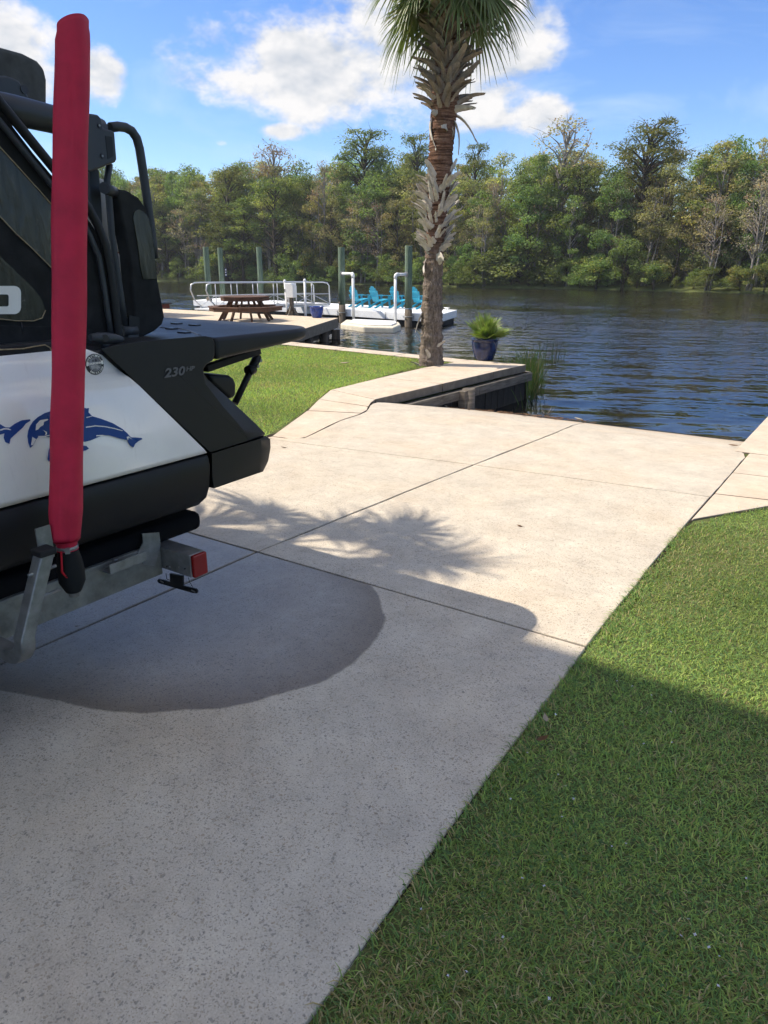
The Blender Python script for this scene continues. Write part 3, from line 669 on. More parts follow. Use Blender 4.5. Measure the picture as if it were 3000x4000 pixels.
protos = {
 'mid1': make_tree('broadleaf_tree', 11.0, 1.2, 2.0, 34, .85, 4600, .26, 'mid', M['bark_grey'], 101),
 'mid2': make_tree('broadleaf_tree', 10.0, 0.7, 2.3, 36, .9, 4800, .27, 'mid', M['bark_brown'], 102, lean=-.04),
 'yel1': make_tree('yellowing_tree', 11.5, 4.0, 1.8, 30, .8, 3300, .24, 'yellow', M['bark_grey'], 103, lean=.03),
 'yel2': make_tree('yellowing_tree', 11.0, 3.0, 2.1, 30, .8, 3000, .25, 'yellow', M['bark_grey'], 104, stems=2),
 'olv1': make_tree('slender_tree', 11.0, 3.0, 1.9, 30, .8, 3400, .24, 'olive', M['bark_grey'], 105, stems=2),
 'olv2': make_tree('slender_tree', 10.4, 1.2, 2.2, 34, .85, 3800, .25, 'olive', M['bark_brown'], 106),
 'gry1': make_tree('thinning_tree', 11.6, 3.5, 1.9, 46, .8, 1500, .22, 'grey', M['bark_grey'], 107, stems=3),
 'gry2': make_tree('thinning_tree', 10.6, 3.0, 2.0, 46, .85, 1300, .22, 'grey', M['bark_grey'], 108, stems=2),
 'drk1': make_tree('cypress_tree', 11.6, 3.2, 2.6, 40, .95, 5200, .24, 'dark', M['bark_brown'], 109, flat=.42, shape='flat', trunk_r=.22, droop=.4),
 'drk2': make_tree('cypress_tree', 10.2, 2.4, 2.9, 40, 1.0, 5200, .24, 'dark', M['bark_brown'], 110, flat=.42, shape='flat', trunk_r=.2, droop=.4),
 'tall1': make_tree('tall_cypress', 15.4, 5.5, 2.8, 64, .95, 8200, .23, 'dark', M['bark_brown'], 111, flat=.38, shape='flat', trunk_r=.26, droop=.45),
 'tall2': make_tree('tall_cypress', 14.6, 5.5, 2.2, 46, .9, 5600, .23, 'dark', M['bark_brown'], 112, flat=.38, shape='flat', trunk_r=.24, lean=.02, droop=.45),
 'bsh1': make_tree('bank_shrub', 3.2, .3, 2.1, 26, .75, 3600, .22, 'bush', M['bark_brown'], 113, shape='dome', trunk_r=.06, stems=3),
 'bsh2': make_tree('bank_shrub', 2.3, .2, 1.9, 22, .7, 3000, .21, 'mid', M['bark_brown'], 114, shape='dome', trunk_r=.05, stems=3),
 'bsh3': make_tree('bank_shrub', 4.2, .3, 2.0, 28, .8, 3800, .22, 'mid', M['bark_brown'], 115, shape='dome', trunk_r=.07, stems=3),
}
KIND = {'mid': ('leafy green tree standing in the wood along the far river bank', 'green broadleaf trees of the far wood'),
        'yel': ('yellow-green autumn tree standing in the wood along the far river bank', 'yellowing trees of the far wood'),
        'olv': ('thin olive-green tree with pale trunk in the far riverbank wood', 'olive trees of the far wood'),
        'gry': ('nearly bare grey-brown tree in the wood across the river', 'thinning grey trees of the far wood'),
        'drk': ('dark green cypress standing in the wood along the far river bank', 'dark cypresses of the far wood'),
        'bsh': ('leafy shrub overhanging the water along the far river bank', 'shrubs on the far bank')}
used = set()
def plant(k, x, y, hgt, rz, label=None, wide=1.0, under=False):
    p = protos[k]
    if k in used: o = copy_tree(p)
    else: o = p; used.add(k)
    s = hgt / p['_h']; o.location = (x, y, -.25); o.rotation_euler = (0, 0, rz); o.scale = (s * wide, s * wide, s)
    lab, grp = KIND.get(k[:3], (None, None))
    if under: lab, grp = 'dense understory bush between the trunks of the far wood', 'understory of the far wood'
    o['label'] = label or lab; o['category'] = 'shrub' if k[:3] == 'bsh' else 'tree'
    if not label: o['group'] = grp
    elif 'group' in o: del o['group']
    return o
def bank_y(x): return 72.6 + 1.3 * math.sin(x * .07) + .7 * math.sin(x * .23 + 1) - max(0, x + 18) * .10
rt = random.Random(4)
def skyline(x):
    return float(np.interp(x, [-120, -90, -80, -70, -60, -52, -45, -38, -30, -24, -15, -8, 10, 30], [13.2, 12.2, 12.6, 11.4, 11.8, 11.2, 10.6, 10.2, 11.5, 10.2, 10.4, 10.2, 10, 10]))
def pick(front):
    return rt.choices(['mid1', 'mid2', 'yel1', 'yel2', 'olv1', 'olv2', 'gry1', 'gry2', 'drk1', 'drk2'], [6, 6, 1.6, 1.6, 3.4, 3.4, 1.5, 1.5, 1.4, 1.4] if front else [4.4, 4.4, 2.8, 2.8, 3.2, 3.2, 2.2, 2.2, .6, .6])[0]
for row, (dy, step, hf) in enumerate([(1.6, 3.0, .70), (3.6, 2.4, .86), (6.2, 2.3, .96), (9.5, 2.5, 1.02), (13, 2.8, 1.06)]):
    x = -150 + row
    while x < 24:
        k = pick(row < 2)
        plant(k, x + rt.uniform(-.9, .9), bank_y(x) + dy + rt.uniform(-1, 1), skyline(x) * 1.15 * hf * rt.uniform(.86, 1.08), rt.uniform(0, 6.28), wide=rt.uniform(.9, 1.2))
        x += step * rt.uniform(.75, 1.3)
x = -150
while x < 26:
    plant(rt.choice(['bsh1', 'bsh3']), x, bank_y(x) + rt.uniform(5, 11), rt.uniform(3.5, 5.5), rt.uniform(0, 6.28), wide=rt.uniform(.8, 1.1), under=True); x += rt.uniform(1.8, 2.8)
x = -150
while x < 26:
    plant('bsh3', x, bank_y(x) + rt.uniform(11, 17), rt.uniform(6, 8.5), rt.uniform(0, 6.28), wide=rt.uniform(.7, .9), under=True); x += rt.uniform(2.6, 3.6)
x = -150
while x < 24:
    plant(rt.choice(['bsh1', 'bsh2', 'bsh3', 'bsh3']), x, bank_y(x) + rt.uniform(.2, 1.6), rt.choice([.8, 1.1, 1.6, 2.4, 3.4]) * rt.uniform(.8, 1.2), rt.uniform(0, 6.28), wide=rt.uniform(.8, 1.6)); x += rt.uniform(.7, 2.0)
def at_bank(px, back): # point on the far bank under a picture column
    d = ray(px, 1000); t = (bank_y(-40) + back) / d[1]; X = EYE[0] + d[0] * t; t = (bank_y(X) + back) / d[1]; return EYE[0] + d[0] * t, d[1] * t
def top_z(px, py, back):
    x, y = at_bank(px, back); d = ray(px, py); return EYE[2] + d[2] * (y / d[1])
for k, px, py, back, rz, lab, w in [('tall1', 2460, 455, 6, .5, 'tallest dark cypress rising above the wood right of the palm', 1.5), ('tall2', 1425, 505, 7, 2.0, 'dark flat-topped cypress rising above the wood left of the palm', 1.5),
                                    ('tall2', 1630, 530, 6, 4.2, 'dark cypress partly hidden behind the palm trunk', 1.05), ('tall2', 1840, 565, 6, 1.0, 'open-branched cypress directly right of the palm trunk', .9),
                                    ('tall2', 440, 640, 5, 3.3, 'cypress seen between the tower tubes of the boat', .8), ('drk1', 880, 645, 1.2, 1.1, 'broad dark cypress at the water on the left of the wood', 1.35), ('drk2', 1080, 690, 1.0, 2.4, 'spreading dark cypress above the gangway rails', 1.35),
                                    ('gry1', 2150, 480, 4, .2, 'tall bare grey-brown tree above the wood right of the palm', 1.5), ('gry2', 1060, 560, 7, 1.2, 'bare twiggy treetop above the wood on the left', 1.2), ('gry1', 1270, 640, 1.5, 2.2, 'pale bare tree in front of the wood above the white posts', .8),
                                    ('yel1', 2760, 570, 4, 0, 'pale yellow tree high on the right of the wood', 1.4)]:
    x, y = at_bank(px, back); plant(k, x, y, top_z(px, py, back) + .25, rz, lab, w)
# ================================================================== PALM
def palm_bark(z1, z2):
    m = Mat('palm_bark', 0.92, 0.12); v = m.coord('Object')
    sp = m.N.new('ShaderNodeSeparateXYZ'); m.L.new(v, sp.inputs[0])
    st = m.noise(m.coord('Object', (9, 9, 2.2)), 3, 7, .68, .5); rg = m.noise(m.coord('Object', (2.0, 2.0, 30)), 1.6, 5, .6, .4); f = m.noise(v, 45, 4, .65)
    low = m.ramp(st, [(.32, (.07, .052, .042)), (.55, (.22, .175, .14)), (.75, (.36, .30, .25))])
    upp = m.ramp(rg, [(.36, (.05, .024, .016)), (.52, (.20, .110, .072)), (.72, (.36, .235, .165))])
    t = m.ramp(m.math('ADD', m.math('MULTIPLY', m.math('SUBTRACT', sp.outputs[2], z1), 1 / max(.01, z2 - z1)), m.math('MULTIPLY', m.math('SUBTRACT', st, .5), .5)), [(.2, 0.0), (.8, 1.0)])
    c = m.mix(t, low, upp); c = m.mix(.5, c, m.ramp(f, [(.3, .25), (.7, .75)]), 'OVERLAY')
    m.col(c); m.bump(m.math('ADD', m.math('MULTIPLY', st, 1.0), m.math('MULTIPLY', rg, .8)), .9, .03); return m.m
M['boot'] = None
def boot_mat():
    m = Mat('leaf_base', 0.8, 0.25); v = m.coord('Object', (30, 30, 4)); n = m.noise(v, 1.5, 6, .6); oi = m.N.new('ShaderNodeObjectInfo')
    c = m.ramp(n, [(.3, (.24, .19, .14)), (.7, (.46, .39, .31))])
    c = m.mix(m.math('MULTIPLY', oi.outputs['Random'], .55), c, (.10, .065, .04)); m.col(c); m.bump(n, .4, .01); return m.m
M['boot'] = boot_mat()
M['boot_pale'] = plain('pale_leaf_base', (.50, .455, .39), .85, .2, var=.28, scale=14)
M['frond'] = leaf_mat('palm_frond', trans=.25, rough=.42, spec=.45)
M['petiole'] = plain('palm_petiole', (.12, .15, .045), .5, .4, var=.3)
def boot_mesh(L, w0, w1, curve, split, seed):
    r = random.Random(seed); n = 6; vs = []
    for i in range(n):
        t = i / (n - 1); w = (w0 * (1 - t) ** .8 + w1 * (1 - (1 - t) ** .8)) / 2; z = L * t; x = curve * t * t + .05 * t; th = .012 * (1 - .6 * t) + .003; tw = r.uniform(-.01, .01)
        cup = w * .35
        vs += [(x - cup, -w + tw, z), (x, 0 + tw, z + (.03 if i == n - 1 else 0)), (x - cup, w + tw, z), (x - cup - th, w + tw, z), (x - th * 1.4, 0 + tw, z), (x - cup - th, -w + tw, z)]
    fs = [(i * 6 + k, i * 6 + (k + 1) % 6, (i + 1) * 6 + (k + 1) % 6, (i + 1) * 6 + k) for i in range(n - 1) for k in range(6)] + [(30, 31, 32, 33, 34, 35)]
    mb = MB(); mb.add(vs, fs, False); return mb
def frond(parent, C, az, el, seed, pet=.62, R0=.82, dead=False, spread=2.5, stiff=1.0):
    r = np.random.default_rng(seed); mb = MB(); C = Vector(C)
    d = Vector((math.cos(az) * math.cos(el), math.sin(az) * math.cos(el), math.sin(el)))
    pts = []; p = C.copy(); dd = d.copy(); n = 7
    for i in range(n):
        pts.append(p.copy()); p = p + dd * (pet / (n - 1)); dd = (dd + Vector((0, 0, -.07 - .05 * (1 - abs(el) / 1.6)))).normalized()
    mbp = MB(); mbp.tube(pts, [.022, .018, .016, .014, .012, .011, .009], 5)
    hub = pts[-1]; f = dd.normalized(); side = f.cross(Vector((0, 0, 1)))
    if side.length < .2: side = Vector((-math.sin(az), math.cos(az), 0))
    side.normalize(); up = side.cross(f).normalized()
    roll = r.uniform(-.5, .5); side, up = side * math.cos(roll) + up * math.sin(roll), up * math.cos(roll) - side * math.sin(roll)
    N = 40; V = []; F = []; T = []
    for i in range(N):
        a = -spread + 2 * spread * (i + .5) / N; a += r.normal(0, .025)
        L = R0 * (1 - .24 * (abs(a) / spread) ** 1.5) * r.uniform(.88, 1.08)
        # costapalmate: outer leaflets start along a recurved rib
        st = hub + f * (.20 * (1 - abs(a) / spread)) + Vector((0, 0, -.03 * (1 - abs(a) / spread)))
        dl = (f * math.cos(a) + side * math.sin(a) + up * (.18 * abs(math.sin(a)) + .05)).normalized()
        wd = up.cross(dl).normalized(); drp = r.uniform(.20, .55) * stiff
        prev = None; K = 5; col = np.array([.10, .135, .048]) * r.uniform(.7, 1.45) if not dead else np.array([.24, .19, .12])
        if r.random() < .12: col = np.array([.17, .17, .08])
        o = len(V)
        for k in range(K + 1):
            t = k / K; pos = st + dl * (L * t) + Vector((0, 0, -drp * L * t ** 2.4)) + Vector((0, 0, -0.25 * stiff * L * max(0, t - .7) ** 1.5))
            w = .021 * min(1.0, R0 / .62) * (t * 3 + .25 if t < .25 else 1) * (1 if t < .45 else max(.06, 1 - (t - .45) / .56))
            V += [pos - wd * w + up * w * .5, pos, pos + wd * w + up * w * .5]
            T += [tuple(col * (1 + .35 * t)) + (1,)] * 3
        for k in range(K):
            q = o + k * 3; F += [(q, q + 1, q + 4, q + 3), (q + 1, q + 2, q + 5, q + 4)]
    fo = np_mesh('frond', [tuple(v) for v in V], F, M['frond'], {'tint': T}, parent, smooth=False)
    mbp.build('petiole', M['petiole'], fo)
    return fo
def make_palm(name, path, rads, zones, label, seed, fr, crown, bare=None, hang=True):
    r = random.Random(seed); base = path[0]
    e = empty(name, base, label=label, cat='palm')
    P = np.array([np.array(p) - np.array(base) for p in path]); zz = P[:, 2]
    def ax(z): return Vector((np.interp(z, zz, P[:, 0]), np.interp(z, zz, P[:, 1]), z))
    def rad(z): return float(np.interp(z, zz, rads))
    H = zz[-1]; n = int(H / .028); seg = 30; vs = []
    gr = np.random.default_rng(seed)
    for i in range(n + 1):
        z = -.15 + (H + .1) * i / n; c = ax(max(0, z)); c.z = z; ring = gr.normal(0, .006)
        low = z < (zones[0][0] if zones else 1)
        for k in range(seg):
            a = 2 * math.pi * k / seg
            j = gr.normal(0, .007) + (.012 * math.sin(5 * a + 3 * z) * math.sin(2.7 * z + a) + .016 * math.sin(9 * a + z * 5) * (math.sin(z * 9 + 3 * a)) if low else .004 * math.sin(a * 3 + z * 40))
            q = rad(max(0, z)) * (1 + (.14 * max(0, .25 - z) / .25)) + ring + j; vs.append((c.x + q * math.cos(a), c.y + q * math.sin(a), z + gr.normal(0, .004)))
    fs = [(i * seg + k, i * seg + (k + 1) % seg, (i + 1) * seg + (k + 1) % seg, (i + 1) * seg + k) for i in range(n) for k in range(seg)]
    mb = MB(); mb.add(vs, fs, True)
    z1 = zones[0][0] - .3 if zones else H * .3
    mb.build('trunk', palm_bark(z1, z1 + .8), e, fix=False)
    variants = []
    def put(v, z, a, tilt, lean, s=1.0, dr=0.0):
        if v >= len(variants):
            o = boot_mesh(*[(.36, .15, .055, .08, 1, 1), (.30, .13, .05, .13, 0, 2), (.42, .14, .06, .05, 1, 3), (.24, .12, .07, .10, 0, 4), (.34, .11, .04, .20, 0, 5)][v]).build('leaf_base', M['boot'], e, fix=True)
            variants.append(o)
        else: o = variants[v].copy(); COL.objects.link(o); o.parent = e
        c = ax(z); q = rad(z) - .03 + dr
        o.location = (c.x + q * math.cos(a), c.y + q * math.sin(a), z); o.scale = (s, s, s)
        o.matrix_local = Matrix.Translation(o.location) @ Matrix.Rotation(a, 4, 'Z') @ Matrix.Rotation(lean, 4, 'X') @ Matrix.Rotation(tilt, 4, 'Y') @ Matrix.Scale(s, 4)
        return o
    k = 0
    for v in range(5): pass
    for (za, zb, cnt, s0, tl) in zones:
        for i in range(cnt):
            z = za + (zb - za) * (i + r.uniform(-.3, .3)) / cnt; a = k * 2.39996 + r.uniform(-.1, .1); k += 1
            v = len(variants) if len(variants) < 5 else r.randrange(5)
            o_ = put(v, z, a, tl + r.uniform(-.12, .25), (1 if k % 2 else -1) * r.uniform(.30, .75), s0 * r.uniform(.75, 1.2))
            o_.material_slots[0].link = 'OBJECT'; o_.material_slots[0].material = M['boot_pale' if za < 3.2 else 'boot']
    if hang:   # old bases that have peeled away and hang from the trunk
        fa = math.atan2(-P[0][1] - base[1], -P[0][0] - base[0])
        za, zb = zones[1][0], zones[0][0]
        for (dz, da, tl, ln, s) in [(-.12, -1.35, 2.6, .3, 1.1), (-.16, 1.4, 2.3, -.3, 1.2), (-.05, 1.75, 1.7, .2, 1.3), (-.22, 1.2, 2.75, .1, 1.0), (-.25, .2, 1.3, -1.3, 1.0), (-.05, -.5, 1.2, 1.2, .9), (.02, .9, 1.1, -1.1, 1.1)]:
            put(4 if len(variants) > 4 else 0, za + dz, fa + da, tl, ln, s)
        for (dz, da, tl, ln, s) in [(-.06, .1, .9, -1.2, 1.5), (-.10, -1.2, 2.2, .9, 1.0), (-.95, -1.5, 2.4, .2, .9), (-1.9, -1.5, .5, .4, .8), (-1.75, .1, .25, .5, .6), (-2.25, -.3, .2, -.4, .8), (-2.4, .7, .2, .3, .7), (-2.55, -.7, .2, .6, .8), (-2.7, .3, .25, -.3, .7), (-1.4, -1.4, .15, .1, .7), (-1.55, .6, .12, -.5, .6)]:
            put(r.randrange(4), zb + dz, fa + da, tl, ln, s)
    C = Vector(crown) - e.location
    for i in range(fr):
        az = i * 2.39996 + r.uniform(-.2, .2); t = i / fr
        el = 1.35 - 1.95 * t ** .8 + r.uniform(-.12, .12)
        frond(e, C + Vector((math.cos(az) * .05, math.sin(az) * .05, .30 - .34 * t)), az, el, seed * 100 + i, pet=r.uniform(.45, .70), R0=r.uniform(.66, .84))
    return e
B0 = PZ(1683, 1424, 0.0); DP = B0 @ FH
pl = [(1683, 1424, 46), (1686, 1330, 43), (1688, 1200, 41), (1692, 1060, 39), (1700, 960, 38), (1708, 800, 42), (1715, 700, 47), (1720, 620, 49), (1728, 500, 50), (1735, 430, 55), (1742, 330, 55), (1747, 240, 48), (1753, 110, 40), (1757, -10, 36), (1758, -140, 32)]
pp = []; pr_ = []
for x, y, hw in pl:
    q = PD(x, y, DP); pp.append(q); pr_.append(.95 * hw * ((q - EYE) @ FW) / FPX)
z_of = lambda y: PD(1700, y, DP)[2]
make_palm('palm_tree', pp, pr_, [(z_of(1000), z_of(715), 124, .84, .15), (z_of(440), z_of(40), 165, 1.0, .40)], 'cabbage palm with shaggy leaf bases at the corner of the seawall', 9, 36, PD(1758, -125, DP))
# ================================================================== PIER, DOCK AND THINGS ON THEM
M['white'] = plain('white_paint', (.78, .78, .76), .45, .4, var=.05)
M['dockwhite'] = plain('dock_white', (.74, .75, .75), .6, .3, var=.08, scale=2)
M['alu'] = plain('aluminium', (.55, .56, .57), .38, .5, .55, var=.1)
M['piling'] = wood_mat('treated_piling', (.075, .115, .075), (.165, .215, .150), (14, 14, 1.1))
M['pilewet'] = wood_mat('piling_foot', (.07, .055, .04), (.17, .14, .105), (14, 14, 1.1))
M['redwood'] = wood_mat('stained_wood', (.055, .028, .019), (.135, .074, .048), (4, 30, 30))
M['teal'] = plain('teal_plastic', (.018, .32, .47), .42, .45, var=.05)
M['blue'] = plain('blue_glaze', (.016, .045, .24), .22, .6, var=.35, scale=9)
M['navy'] = plain('navy_glaze', (.012, .022, .075), .2, .6, var=.4, scale=8)
M['float'] = plain('float_plastic', (.62, .57, .45), .6, .3, var=.15, scale=5)
M['blackfloat'] = plain('black_float', (.012, .012, .013), .6, .3)
M['galv'] = plain('galvanised', (.22, .228, .225), .45, .5, .6, var=.28, scale=22, bump=.1, bscale=40)
# pier
pier = empty('concrete_pier', (-15.5, 20, 0), label='concrete pier deck on timber piles beyond the lawn', cat='pier')
poly = [(-15.55, 20.0), (-12.25, 13.0), (-13.6, 13.2), (-32, 15.2), (-32, 20.35)]
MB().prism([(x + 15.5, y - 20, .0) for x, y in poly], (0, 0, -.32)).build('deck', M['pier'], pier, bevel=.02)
for x, y in [(-15.2, 19.4), (-14.9, 18.4), (-15.9, 19.7), (-14.2, 16.8), (-13.5, 15.3), (-17.5, 19.8), (-19.5, 19.9), (-22, 20), (-25, 20), (-13.0, 14.2)]:
    MB().tube([(x + 15.5, y - 20, -2.4), (x + 15.5, y - 20, -.33)], [.15, .14], 12).build('pile', M['bark_dark'], pier)
MB().beam((-.25, -.2, -.42), (2.9, -6.8, -.42), .1, .2).build('edge_beam', M['bark_dark'], pier)
MB().beam((-.3, .06, -.14), (-4.2, .3, -.14), .12, .2).build('fender_timber', M['oldwood'], pier, bevel=.01)
# octagonal picnic table
def picnic():
    e = empty('picnic_table', tuple(PZ(962, 1252, 0.0)), R(12), 'octagonal reddish brown wooden picnic table on the pier', 'picnic table')
    n = 8; a0 = math.pi / 8
    oct_ = lambda r, z: [(r * math.cos(a0 + k * math.pi / 4), r * math.sin(a0 + k * math.pi / 4), z) for k in range(8)]
    # top made of boards, clipped to the octagon
    Rt = .80; w = .14
    y = -Rt * math.cos(math.pi / 8) + w / 2
    while y < Rt * .925:
        def half(yy): 
            c = Rt * math.cos(math.pi / 8); return min(c, (c * math.sqrt(2) - abs(yy)) if abs(yy) > c * .4142 else c)
        y0 = y - w / 2 + .004; y1 = y + w / 2 - .004; h0, h1 = half(y0), half(y1)
        MB().prism([(-h0, y0, .75), (h0, y0, .75), (h1, y1, .75), (-h1, y1, .75)], (0, 0, -.038)).build('top_board', M['redwood'], e, bevel=.004); y += w
    for k in range(8):
        a = a0 + k * math.pi / 4; b = a + math.pi / 4
        MB().beam((.76 * math.cos(a), .76 * math.sin(a), .66), (.76 * math.cos(b), .76 * math.sin(b), .66), .035, .09).build('apron', M['redwood'], e)
        if k % 2 == 0: continue
    for k in range(8):
        a = k * math.pi / 4; c, s = math.cos(a), math.sin(a); tx, ty = -s, c
        MB().beam((.42 * c, .42 * s, .70), (.86 * c, .86 * s, .0), .085, .05, up=(tx, ty, 0)).build('leg', M['redwood'], e, bevel=.004)
    for k in range(8):
        a = a0 + k * math.pi / 4; b = a + math.pi / 4; 
        if k in (0,): continue
        for (r0, r1) in ((.93, 1.06), (1.07, 1.20)):
            P4 = [(r0 * math.cos(a), r0 * math.sin(a), .45), (r1 * math.cos(a), r1 * math.sin(a), .45), (r1 * math.cos(b), r1 * math.sin(b), .45), (r0 * math.cos(b), r0 * math.sin(b), .45)]
            MB().prism(P4, (0, 0, -.038)).build('bench_board', M['redwood'], e, bevel=.004)
        m0, m1 = 1.15, .93
        MB().beam((m0 * math.cos(a), m0 * math.sin(a), .37), (m0 * math.cos(b), m0 * math.sin(b), .37), .035, .11).build('bench_apron', M['redwood'], e)
    for k in range(4):
        a = k * math.pi / 4; MB().beam((1.08 * math.cos(a), 1.08 * math.sin(a), .375 - .002 * k), (-1.08 * math.cos(a), -1.08 * math.sin(a), .375 - .002 * k), .04, .07).build('cross_beam', M['redwood'], e)
picnic()
# planters
def planter(x, y, z, s, mat, label, h=.40, r=.255):
    e = empty('planter', (x, y, z), label=label, cat='planter')
    mb = MB(); mb.lathe([(0, 0), (r * .60, 0), (r * .66, .015), (r * .88, h * .45), (r * .95, h * .8), (r * .93, h * .90), (r * 1.02, h * .93), (r * 1.03, h * .98), (r * .99, h), (r * .93, h * .985), (r * .90, h * .88), (0, h * .86)], seg=32); mb.build('pot', mat, e)
    mb = MB(); mb.lathe([(r * .9, h * .885), (r * .4, h * .90), (0, h * .905)], seg=20); mb.build('potting_soil', M['soil'], e); return e
q = PZ(1891, 1406, 0.003); planter(q[0], q[1], q[2], 1, M['navy'], 'glossy dark blue planter on the corner of the seawall')
def palmetto(x, y, z):
    e = empty('potted_palmetto', (x, y, z), label='small green fan palm growing in the dark blue planter', cat='plant')
    r = random.Random(3)
    for i in range(20):
        az = i * 2.4 + .5; el = r.uniform(.75, 1.45); fo = frond(e, (0, 0, .0), az, el, 900 + i, pet=r.uniform(.05, .13), R0=r.uniform(.24, .31), spread=1.5, stiff=.12)
        a = fo.data.attributes['tint']; n = len(a.data); c = np.empty(n * 4, np.float32); a.data.foreach_get('color', c); c = c.reshape(-1, 4); c[:, :3] = c[:, :3] * np.array([1.4, 1.5, .9]); a.data.foreach_set('color', c.ravel())
    for az in (2.9, 5.9):
        mb = MB(); mb.tube([(0, 0, 0), (.2 * math.cos(az), .2 * math.sin(az), .05), (.31 * math.cos(az), .31 * math.sin(az), -.06), (.36 * math.cos(az), .36 * math.sin(az), -.25)], [.004, .004, .003, .001], 4); mb.build('dry_stem', M['paleleaf'], e)
palmetto(q[0], q[1], q[2] + .35)
q = PZ(1238, 1241, 0.0); planter(q[0], q[1], .0, 1, M['blue'], 'bright blue planter at the outer corner of the pier', h=.37, r=.24)
# floating dock
DA = np.array([-14.4, 24.8]); DB = PZ(757, 1211, WATER)[:2]; dv = DB - DA; DL = float(np.linalg.norm(dv)); dv /= DL; nv = np.array([-dv[1], dv[0]]); nv = nv if nv[1] > 0 else -nv
dock = empty('floating_dock', (DA[0], DA[1], 0), math.atan2(dv[1], dv[0]), 'long white floating dock carrying turquoise chairs', 'dock')
sgn = -1 if (nv @ np.array([-dv[1], dv[0]])) < 0 else 1
W = 3.3; nsec = 6; sl = DL / nsec; nv2 = np.array([-.30, .954])
def dock_poly(u0, u1, w0, w1, z):
    out = []
    for u, w in ((u0, w0), (u1, w0), (u1, w1), (u0, w1)):
        p = DA + dv * u + nv2 * w; out.append((p[0] - DA[0], p[1] - DA[1], z))
    return out
dock.rotation_euler = (0, 0, 0)
for i in range(nsec):
    MB().prism(dock_poly(i * sl + .015, (i + 1) * sl - .015, 0, W, -.11), (0, 0, -.29)).build('deck_section', M['dockwhite'], dock, bevel=.015)
    MB().prism(dock_poly(i * sl + .15, (i + 1) * sl - .15, .12, W - .12, -.41), (0, 0, -.30)).build('float', M['blackfloat'], dock, bevel=.03)
    p = DA + dv * (i * sl + .03) - nv2 * .004 - DA; MB().box((p[0], p[1], -.255), (.05, .05, .20)).build('bracket', M['white'], dock, bevel=.005)
def on_dock(u, w): p = DA + dv * u + nv2 * w; return float(p[0]), float(p[1])
ZD = -.11
def cleat(u, w, label):
    x, y = on_dock(u, w); e = empty('dock_cleat', (x, y, ZD), math.atan2(dv[1], dv[0]), label, 'cleat')
    for s in (-1, 1): MB().tube([(s * .05, 0, 0), (s * .04, 0, .07)], .02, 8).build('foot', M['white'], e)
    MB().tube([(-.16, 0, .085), (-.08, 0, .075), (.08, 0, .075), (.16, 0, .085)], [.012, .022, .022, .012], 8).build('horn', M['white'], e)
cleat(.5, 3.0, 'white dock cleat at the right end of the floating dock'); cleat(4.9, .25, 'white dock cleat between two turquoise chairs')
def chair(x, y, rz, label):
    e = empty('adirondack_chair', (x, y, ZD), rz, label, 'chair', None); T = M['teal']
    # faces +X locally; seat slopes back
    for k in range(5):
        u = -.05 + k * .105; z = .30 + u * .17
        MB().box((u, 0, z), (.09, .50, .022), (0, -.17, 0)).build('seat_slat', T, e, bevel=.006)
    for k in range(7):
        a = (k - 3); wd = .066; hh = .70 - .022 * a * a; y0 = a * .062; y1 = a * .088
        b0 = Vector((-.08, y0, .27)); b1 = Vector((-.08 - hh * .36, y1, .27 + hh * .93))
        MB().beam(b0, b1, wd, .02, up=(1, 0, .35)).build('back_slat', T, e, bevel=.008)
    for z, xx, w in ((.42, -.155, .44), (.70, -.26, .50)): MB().box((xx - .022, 0, z), (.022, w, .06), (0, -.36, 0)).build('back_rail', T, e, bevel=.005)
    for s in (-1, 1):
        MB().beam((.46, s * .27, 0), (.40, s * .27, .50), .03, .10, up=(1, 0, 0)).build('front_leg', T, e, bevel=.006)
        MB().beam((.44, s * .245, .36), (-.36, s * .22, .0), .03, .085, up=(0, 0, 1)).build('rear_leg', T, e, bevel=.006)
        MB().prism([(.50, s * .23, .515), (.50, s * .36, .515), (.30, s * .375, .515), (-.26, s * .33, .515), (-.26, s * .25, .515)], (0, 0, .022)).build('armrest', T, e, bevel=.008)
        MB().beam((-.22, s * .29, .515), (-.20, s * .24, .36), .03, .05, up=(1, 0, 0)).build('arm_support', T, e)
labs = ['turquoise adirondack chair behind the left white pipe', 'turquoise adirondack chair standing clear between the two white pipes', 'turquoise adirondack chair partly behind the right white pipe', 'turquoise adirondack chair behind the right green piling']
for (px, py), lb in zip([(1398, 1200), (1476, 1203), (1556, 1205), (1636, 1207)], labs):
    p = PZ(px, py, ZD); chair(p[0], p[1], math.atan2(FH[1], FH[0]) - R(52), lb)
# pilings
def piling(x, y, ztop, r, label, ring=True):
    e = empty('piling', (x, y, 0), label=label, cat='piling'); le = random.uniform(-.02, .02)
    MB().tube([(0, 0, -2.6), (0, 0, WATER + .75 + random.uniform(-.1, .1))], [r * 1.02, r], 18).build('foot', M['pilewet'], e)
    MB().tube([(0, 0, WATER + .7), (le * .5, 0, 1), (le, 0, ztop - .02), (le, 0, ztop)], [r * 1.003, r * .98, r * .96, r * .9], 18).build('shaft', M['piling'], e)
    if ring: 
        pts = [(math.cos(t) * (r + .06), math.sin(t) * (r + .06), -.24) for t in np.linspace(0, 2 * math.pi, 25)]
        MB().tube(pts, .022, 8, caps=False).build('dock_ring', M['galv'], e)
for px, py, tp, r, lb, rg in [(821, 1214, (795, 965), .15, 'leftmost green piling behind the picnic table', True), (874, 1203, (863, 968), .145, 'green piling bearing a small sign', False), (1024, 1207, (1015, 965), .15, 'green piling rising behind the gangway rails', False)]:
    b = PZ(px, py, WATER); t = PD(*tp, (b - EYE) @ FH); piling(b[0], b[1], t[2], r, lb, rg)
